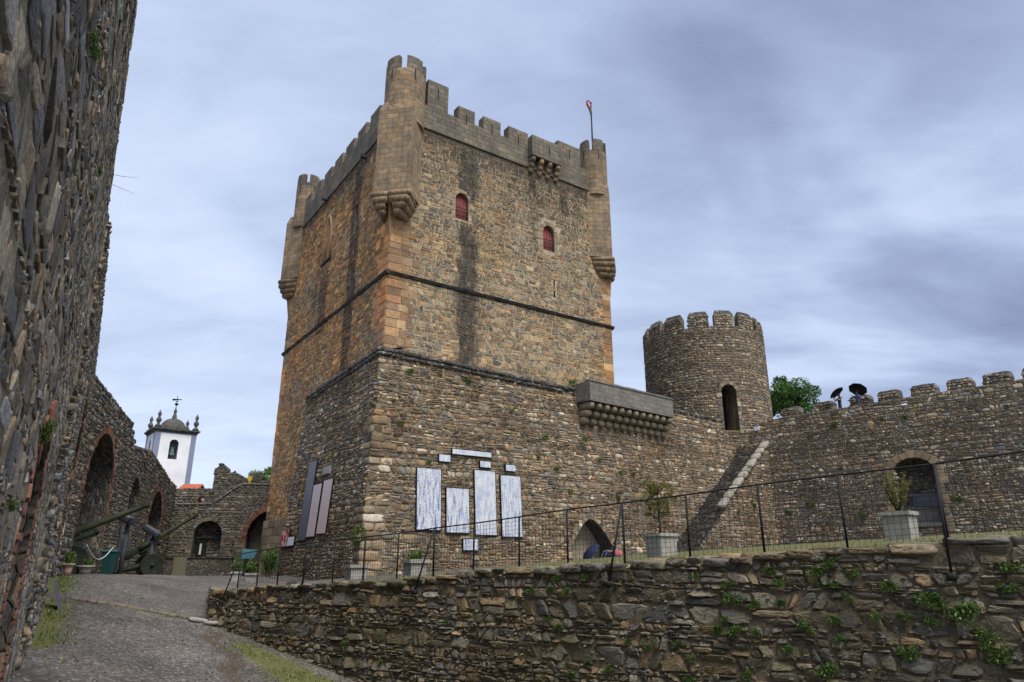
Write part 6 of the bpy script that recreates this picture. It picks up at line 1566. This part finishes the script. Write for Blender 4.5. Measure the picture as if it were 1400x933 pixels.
def person(label, loc, rz, armR, armL, mats, legs='stand', lean=0.0, hair='hair'):
    t = thing('person', label, 'person', loc, None, rz); sh = 0.0
    H = {'pelvis': (0, 0, .95), 'spine': (0, lean * .3, 1.12), 'chest': (0, lean * .8, 1.32), 'neck': (0, lean * 1.1, 1.47), 'head': (0, lean * 1.2 + .02, 1.575), 'crown': (0, lean * 1.2 + .01, 1.68), 'nose': (0, lean * 1.2 + .115, 1.585)}
    rad = {'pelvis': (.165, .12), 'spine': (.15, .11), 'chest': (.17, .12), 'neck': .058, 'head': (.082, .095), 'crown': (.07, .08), 'nose': .014}
    E = [('pelvis', 'spine'), ('spine', 'chest'), ('chest', 'neck'), ('neck', 'head'), ('head', 'crown'), ('head', 'nose')]; cls = {'spine': 1, 'chest': 1, 'neck': 1, 'head': 0, 'crown': 0, 'nose': 0}
    for s, nm_, arm in ((1, 'r', armR), (-1, 'l', armL)):
        el, wr_ = np.array(arm[0]), np.array(arm[1]); shp = np.array([s * .19, lean * .9, 1.41]); d = (wr_ - el) / np.linalg.norm(wr_ - el); side = np.cross(d, (0, 1, .2)); side /= np.linalg.norm(side); cu = np.cross(side, d)
        H['sh' + nm_] = shp; H['el' + nm_] = el; H['wr' + nm_] = wr_; H['pa' + nm_] = wr_ + d * .07
        rad.update({'sh' + nm_: .068, 'el' + nm_: .047, 'wr' + nm_: .032, 'pa' + nm_: (.042, .02)})
        E += [('chest', 'sh' + nm_), ('sh' + nm_, 'el' + nm_), ('el' + nm_, 'wr' + nm_), ('wr' + nm_, 'pa' + nm_)]; cls.update({'sh' + nm_: 1, 'el' + nm_: 1, 'wr' + nm_: mats[4] if len(mats) > 4 else 1, 'pa' + nm_: 0})
        for k, ln in enumerate((.07, .08, .085, .065)):
            b = wr_ + d * .085 + side * (k - 1.5) * .02; m_ = b + d * ln * .5 + cu * .012; e = m_ + d * ln * .25 + cu * ln * .45
            for q, (nn, pp) in enumerate((('a', b), ('b', m_), ('c', e))): H[f'f{k}{nn}{nm_}'] = pp; rad[f'f{k}{nn}{nm_}'] = .0095 - .001 * q; cls[f'f{k}{nn}{nm_}'] = 0
            E += [('pa' + nm_, f'f{k}a{nm_}'), (f'f{k}a{nm_}', f'f{k}b{nm_}'), (f'f{k}b{nm_}', f'f{k}c{nm_}')]
        tb = wr_ + d * .04 - side * .035; te = tb + d * .045 - side * .02 + cu * .02; H['ta' + nm_] = tb; H['tb' + nm_] = te; rad['ta' + nm_] = .012; rad['tb' + nm_] = .010; cls['ta' + nm_] = cls['tb' + nm_] = 0
        E += [('wr' + nm_, 'ta' + nm_), ('ta' + nm_, 'tb' + nm_)]
        if legs == 'stand': kn, an_, to = (s * .11, .02, .5), (s * .11, -.02, .08), (s * .13, .15, .035)
        else: kn, an_, to = (s * .15, .40, 1.22), (s * .14, .62, .86), (s * .15, .78, .84)
        H.update({'hip' + nm_: (s * .1, 0, .9), 'kn' + nm_: kn, 'an' + nm_: an_, 'to' + nm_: to}); rad.update({'hip' + nm_: .095, 'kn' + nm_: .062, 'an' + nm_: .042, 'to' + nm_: .04}); E += [('pelvis', 'hip' + nm_), ('hip' + nm_, 'kn' + nm_), ('kn' + nm_, 'an' + nm_), ('an' + nm_, 'to' + nm_)]; cls.update({'hip' + nm_: 2, 'kn' + nm_: 2, 'an' + nm_: 2, 'to' + nm_: 3})
    J = {k: (tuple(float(q) for q in H[k]), rad[k]) for k in H}
    cls[('pelvis', 'spine')] = 1
    person_mesh('person', J, E, cls, [M[m] if isinstance(m, str) else m for m in mats[:4]], t)
    hc = np.array(H['head']); g = Geo(); lump(g, hc + (0, -.025, .06), np.eye(3), (.098, .105, .105), 0, .9, 14, 8, jit=.02, rng=r9); lump(g, hc + (0, -.06, -.02), np.eye(3), (.09, .06, .1), 0, .9, 12, 6, jit=.02, rng=r9); g.build('hair', M[hair], t, local=True)
    g = Geo()
    for s in (-1, 1): lump(g, hc + (s * .034, .088, .018), np.eye(3), (.013, .01, .009), 0, 1, 8, 6)
    g.build('eye', M['eye'], t, local=True)
    return t
def umbrella(label, apex, axis, r, mat, shaft=.8, name='umbrella'):
    ax = np.array(axis, float); ax /= np.linalg.norm(ax); apex = np.array(apex); x, y, _ = basis(ax)
    t = thing(name, label, 'umbrella', tuple(apex - ax * shaft)); g = Geo(); n = 8; R_ = 6; rows_ = []
    for i in range(R_ + 1):
        s = i / R_; a = np.arange(n * 4) / (n * 4) * 2 * math.pi; sc = 1 - .08 * s * np.abs(np.sin(a * n / 2)); dz = -.36 * r * s ** 2 - .10 * r * s * (1 - s) - .03 * r * s * (np.abs(np.sin(a * n / 2)) * -1)
        rows_.append(apex + (np.cos(a) * sc * s * r)[:, None] * x + (np.sin(a) * sc * s * r)[:, None] * y + (dz)[:, None] * ax)
    K = n * 4; top = np.concatenate(rows_); low = top - ax * .012; F = [(i * K + k, i * K + (k + 1) % K, (i + 1) * K + (k + 1) % K, (i + 1) * K + k) for i in range(R_) for k in range(K)]
    g.add(top, F); g.add(low, [f[::-1] for f in F]); g.add(np.concatenate([rows_[-1], rows_[-1] - ax * .012]), [(k, (k + 1) % K, K + (k + 1) % K, K + k) for k in range(K)]); g.build('canopy', M[mat], t)
    g = Geo(); tube(g, [apex + ax * .06, apex - ax * shaft], .009, 7); sf = g.build('shaft', M['chrome'], t)
    g = Geo(); h0 = apex - ax * shaft; tube(g, [h0 + ax * .06, h0 - ax * .06, h0 - ax * .11 + x * .02, h0 - ax * .12 + x * .06, h0 - ax * .08 + x * .085], .016, 8); g.build('handle', M['iron'], sf)
    for k in range(n): a = k / n * 2 * math.pi; e = apex + math.cos(a) * r * .97 * x + math.sin(a) * r * .97 * y - ax * .37 * r; g = Geo(); m_ = apex + (e - apex) * .5 + ax * .04 * r; tube(g, [apex - ax * .02, m_ - ax * .02, e - ax * .01], .005, 4); tube(g, [apex - ax * .38, m_ - ax * .025], .004, 4); g.build('rib', M['iron'], t)
    return t
def pl_on_walk(px, d=-.95): u_, _ = RW.hit(px, 548, d); p = RW.pt(u_, 10.5, d); return p
p = pl_on_walk(1147.5); yaw = math.atan2(-RW.n[0], RW.n[1])  # facing out over the yard
person('person in a maroon and navy top under the umbrella nearer the round tower', tuple(p), yaw - .7, ((.33, .12, 1.20), (.10, .33, 1.28)), ((-.32, .10, 1.18), (-.12, .32, 1.30)), ['skin', 'maroon', 'jeans', 'iron', 0])
umbrella('black umbrella tilted over the person in maroon', p + (-.17, .16, 1.98), (-.42, .42, .80), .60, 'umb', .72)
p = pl_on_walk(1173.5)
person('person in a blue rain jacket under the umbrella farther from the round tower', tuple(p), yaw - 1.15, ((.30, .14, 1.18), (.12, .30, 1.34)), ((-.30, .05, 1.15), (-.28, .22, .98)), ['skin', 'blue', 'jeans', 'iron'])
umbrella('black umbrella tilted back behind the person in the blue jacket', p + (.24, .14, 2.02), (.48, .34, .80), .66, 'umb', .75)
X = LW.pt(15.6, 0, 1.1); zf = tzz(X[0], X[1])
person('person sitting on the ground at the mouth of the pointed arch', (X[0], X[1], zf - .86), 2.2, ((.30, -.18, 1.2), (.34, -.34, 1.0)), ((-.28, .12, 1.18), (-.14, .34, 1.22)), ['skin', 'navy', 'jeans', 'iron', 0], legs='sit', lean=-.28)
X = LW.pt(14.5, 0, .55); zf = tzz(X[0], X[1])
umbrella('dark blue open umbrella lying on the ground in the pointed arch', (X[0] - .15, X[1] - .35, zf + .55), (-.62, -.35, .62), .66, 'umbb', .75)
X = LW.pt(16.5, 0, .8); zf = tzz(X[0], X[1]); t = thing('bag', 'small salmon coloured bag on the ground beside the sitting person', 'bag', (X[0], X[1], zf))
g = Geo(); lump(g, (0, 0, .17), np.eye(3), (.26, .15, .19), 0, .5, 14, 8, jit=.02, rng=r9); g.build('body', M['salmon'], t, local=True); g = Geo(); tube(g, [(-.12, 0, .33), (-.08, 0, .45), (.08, 0, .45), (.12, 0, .33)], .012, 6); g.build('strap', M['salmon'], t, local=True)

# ------------------------------------------------------------------ plants rooted in the walls
def tuft_mesh(seed, mat, n=420):
    r = np.random.default_rng(seed); g = Geo(); C = []
    for _ in range(7): C.append(blob_pts(n // 7, (r.uniform(-.6, .6), r.uniform(.05, .45), r.uniform(-.45, .35)), (.45, .3, .38), r, .2))
    leaves(g, np.concatenate(C), .17, r, up=.4, asp=.6)
    for _ in range(10): a = r.normal(0, .4, 3); a[1] = abs(a[1]) + .2; tube(g, [(0, -.1, 0), a * (1, .6, .8), a * (1.2, 1, 1)], [.03, .02, .01], 4, cap=False)
    o = g.build('wall_fern', [M[mat]]); return o
protos = [tuft_mesh(s, 'fern') for s in (1, 2, 3, 4)]; used = set()
def tuft(F, px, py, size, label, group, k=None, off=.03):
    u_, v_ = F.hit(px, py, off); i = int(r9.integers(len(protos))) if k is None else k
    o = protos[i] if i not in used else protos[i].copy()
    if i in used: COL.objects.link(o)
    used.add(i); o.location = F.pt(u_, v_, off); o.rotation_euler = (r9.normal(0, .15), r9.normal(0, .3), math.atan2(-F.n[0], F.n[1])); o.scale = (size * r9.uniform(.9, 1.3), size * .8, size * r9.uniform(.75, 1.1))
    for kk_ in ('label', 'category', 'group'):
        if kk_ in o: del o[kk_]
    tag(o, label, 'plant', group); return o
z8 = [(360, 310, 1), (275, 350, 1), (500, 365, 1), (665, 420, 1.2), (240, 640, 1.3), (600, 585, .9), (765, 590, .9), (390, 600, 1), (140, 755, 1), (790, 780, 1.2), (410, 700, .8), (100, 410, .9), (40, 340, .9), (1310, 440, .9), (350, 870, 1.3), (900, 615, .8), (95, 510, .8), (285, 415, .6), (460, 490, .7), (390, 425, .8), (1320, 330, 1.2)]
z7 = [(100, 300, 1), (290, 305, 1.1), (235, 235, .8), (395, 235, .8), (965, 215, .8), (1145, 270, .9), (1185, 345, 1.4), (1280, 375, .9), (1080, 505, 1), (1180, 515, 1.3), (1130, 450, .9), (510, 715, .9), (960, 660, .9), (190, 455, .9), (240, 495, .9), (1290, 520, .8), (310, 740, .8), (400, 680, .7), (935, 765, .8), (1250, 750, 1), (880, 580, .8), (730, 600, .8), (615, 570, .7), (205, 290, .7)]
SHL, SHG = 'small green fern tuft rooted in a joint of the retaining wall', 'small tufts on the retaining wall'
for q in z8: tuft(RF, 1040 + q[0] / 3.84, 690 + q[1] / 3.84, .135 * q[2], SHL, SHG)
for q in z7: tuft(RF, 700 + q[0] / 3.889, 730 + q[1] / 3.889, .135 * q[2], SHL, SHG)
for q in ((565, 796), (520, 905), (470, 880), (610, 850), (355, 838)): tuft(RF, *q, .10, SHL, SHG)
tuft(RF, 1318, 838, .28, 'widest green fern clump on the retaining wall', None, 0)
tuft(RF, 1268, 818, .22, 'green fern clump just above and beside the widest one', None, 1)
tuft(RF, 1350, 868, .19, 'green fern clump right below the widest one', None, 2)
tuft(RF, 1366, 894, .22, 'lowest large green fern clump on the retaining wall, near the frame corner', None, 3)
SBL, SBG = 'green fern tuft rooted in the bastion wall', 'fern tufts on the bastion wall'
for q in ((538, 547), (546, 578), (560, 507), (602, 512), (850, 645), (866, 648), (800, 602), (745, 598), (700, 562), (735, 625), (820, 628), (845, 680), (780, 672), (760, 640), (640, 520), (586, 632), (880, 660)): tuft(LW if q[0] < 800 else L2, *q, r9.uniform(.2, .36), SBL, SBG)
for q in ((1138, 582), (1206, 573), (1078, 700), (1110, 690), (1180, 705), (1150, 640), (1310, 682), (1235, 570), (1375, 555)): tuft(RW, *q, r9.uniform(.22, .4), 'green fern tuft rooted in the right hand curtain wall', 'fern tufts on the curtain wall')
for q in ((1018, 650), (1024, 640), (1010, 700), (1030, 690)): tuft(FO, *q, r9.uniform(.25, .4), 'green fern tuft rooted in the side of the stone stair', 'fern tufts on the stair')
for q in ((124, 66, .07), (14, 690, .06), (135, 235, .06), (124, 270, .05)): tuft(W1A, q[0], q[1], q[2], 'little green tuft in the near slate wall', 'tufts on the near slate wall', off=.08)
tuft(W1B, 62, 585, .16, 'green tuft half way up the left slate wall before its brick arch', None, off=.08)
u_, v_ = LW.hit(783, 523, -.1); o = tuft(LW, 783, 523, .45, 'yellowish moss clump on the bastion top beside the gallery', None, off=-.1); 
g = Geo()
for (a, b) in (((150, 237), (189, 243)), ((148, 246), (183, 265))):
    u0_, v0_ = W1B.hit(a[0], a[1], .05); P0_ = W1B.pt(min(max(u0_, .3), 3), min(v0_, 6.0), 0); d_ = ray(*b); P1 = d_ / d_[1] * P0_[1]; P0_ = ray(*a) / ray(*a)[1] * P0_[1]; tube(g, [P0_ + (-.25, .0, .05), (P0_ + P1) / 2 + (0, 0, -.03), P1], [.006, .004, .002], 5)
tw = g.build('dry_twig', M['bark']); tag(tw, 'two thin dry twigs sticking out from the top of the left slate wall', 'twig')

# ------------------------------------------------------------------ kerb strip, pale slabs, gravel, grass
pk = [gpix(a, b) for a, b in ((98, 820), (125, 824), (160, 829), (195, 836), (230, 842), (262, 847), (290, 853))]; g = Geo()
ts = np.linspace(0, len(pk) - 1, 16)
pp_ = [pk[min(int(t), len(pk) - 2)] * (1 - (t - min(int(t), len(pk) - 2))) + pk[min(int(t), len(pk) - 2) + 1] * (t - min(int(t), len(pk) - 2)) for t in ts]
for a, b in zip(pp_[:-1], pp_[1:]):
    d_ = b - a; l = np.linalg.norm(d_); d_ /= l; nn = np.cross((0, 0, 1), d_); nn /= np.linalg.norm(nn); lump(g, (a + b) / 2 + (0, 0, .015), [d_, nn, np.cross(d_, nn)], (l / 2 - .005, .085 + r9.uniform(-.015, .02), .055), 0, .35, 12, 6, jit=.02, rng=r9)
M['kerb'] = plain('worn kerb stone', (.15, .125, .09), .9, .3, 5); kb = g.build('stone_kerb', M['kerb']); tag(kb, 'low stone threshold strip across the gravel path', None, None, 'structure')
for k, (px, py, w_) in enumerate(((281, 851, .42), (294, 855, .34))):
    P_ = gpix(px, py); g = Geo(); lump(g, (0, 0, .03), np.eye(3), (w_, .2, .05), 0, .3, 14, 6, jit=.02, rng=r9); o = g.build('stone_block', M['planter']); o.location = P_; o.rotation_euler = (0, .15, .5 + k); tag(o, ('pale flat stone at the path end of the kerb strip', 'pale flat stone touching the foot of the retaining wall corner')[k], 'stone')
n = 12000; yy = 9 + 14 * r9.random(n) ** 1.2; xx = -2 - 12.5 * r9.random(n); ga_, dl_, dr_ = grass_amount(xx, yy); ok = (dl_ > .3) & (dr_ > .4) & (r9.random(n) > ga_); xx, yy = xx[ok], yy[ok]; zz_ = gz(xx, yy) + .035 * noise2(xx, yy, 1.3, 1) + .02 * noise2(xx, yy, 4.0, 2); n = len(xx)
oc = np.array([(1, 0, 0), (0, 1, 0), (-1, 0, 0), (0, -1, 0), (0, 0, .7), (0, 0, -.7)]); s_ = .007 + .022 * r9.random((n, 1, 1)) ** 2.5; an = r9.uniform(0, 6.28, n); ca, sa = np.cos(an), np.sin(an)
V = oc[None] * s_ * (1 + r9.normal(0, .25, (n, 6, 1))); V = np.stack([V[..., 0] * ca[:, None] - V[..., 1] * sa[:, None], V[..., 0] * sa[:, None] + V[..., 1] * ca[:, None], V[..., 2]], -1) + np.stack([xx, yy, zz_ + .006], 1)[:, None]
F = np.array([(0, 1, 4), (1, 2, 4), (2, 3, 4), (3, 0, 4), (1, 0, 5), (2, 1, 5), (3, 2, 5), (0, 3, 5)]); g = Geo()
g.add(V.reshape(-1, 3), [(F[None] + (np.arange(n) * 6)[:, None, None]).reshape(-1, 3)], 0, None, np.repeat(r9.random((n, 4)), 6, axis=0))
M['peb'] = stone_mat('loose pebbles', [(.085, .08, .078), (.12, .114, .11), (.15, .142, .134), (.07, .064, .058), (.22, .21, .195)], None, lichen=0, grime=.1); pb = g.build('gravel', [M['peb']]); tag(pb, 'loose grey gravel stones scattered on the path', 'gravel', None, 'stuff')
n = 170000; yy = 9 + 17 * r9.random(n); xx = 0 - 18 * r9.random(n); ga_, dl_, dr_ = grass_amount(xx, yy); nz_ = noise2(xx, yy, 2.6, 9); ok = (dl_ > .12) & (dr_ > .1) & (r9.random(n) < ga_ * np.clip(.55 + nz_ * 1.3, .05, 1)); xx, yy = xx[ok], yy[ok]
g = Geo(); C = np.stack([xx, yy, gz(xx, yy) + .035 * noise2(xx, yy, 1.3, 1) + .02 * noise2(xx, yy, 4.0, 2) - .005], 1); tall = (dl_[ok] < .8); blades(g, C[~tall], .04, r9, w=.008); blades(g, C[tall], .058, r9, w=.009); gr = g.build('grass', [M['grass']]); tag(gr, 'short green grass along the foot of the walls', 'grass', None, 'stuff')
n = 16000; uu_ = 3.5 + 15 * r9.random(n); ww_ = .22 + 2.2 * r9.random(n) ** 1.5; kx = np.clip((uu_ + .45) / 14, 0, 1); px_ = FE.O[0] + FE.a[0] * uu_ + ((-.37) * (1 - kx) + .57 * kx) * ww_; py_ = FE.O[1] + FE.a[1] * uu_ + (.93 * (1 - kx) + .82 * kx) * ww_
ok = r9.random(n) < np.clip(.5 + noise2(px_, py_, 2.2, 4), .08, 1) * np.clip((uu_ - 3) / 5, .1, 1); kk_ = np.clip(ww_ / 3, 0, 1); zz_ = (wtop(uu_) - .03) * (1 - kk_) + tz(px_, py_) * kk_
g = Geo(); C = np.stack([px_, py_, zz_ - .01], 1)[ok]; sel = r9.random(len(C)) < .7; blades(g, C[sel], .075, r9, w=.006); gd = g.build('grass', [M['dry']]); tag(gd, 'dry yellow grass along the terrace edge', 'grass', None, 'stuff')
g = Geo(); blades(g, C[~sel], .055, r9, w=.006); gd = g.build('grass', [M['grass']]); tag(gd, 'green grass along the terrace edge', 'grass', None, 'stuff')
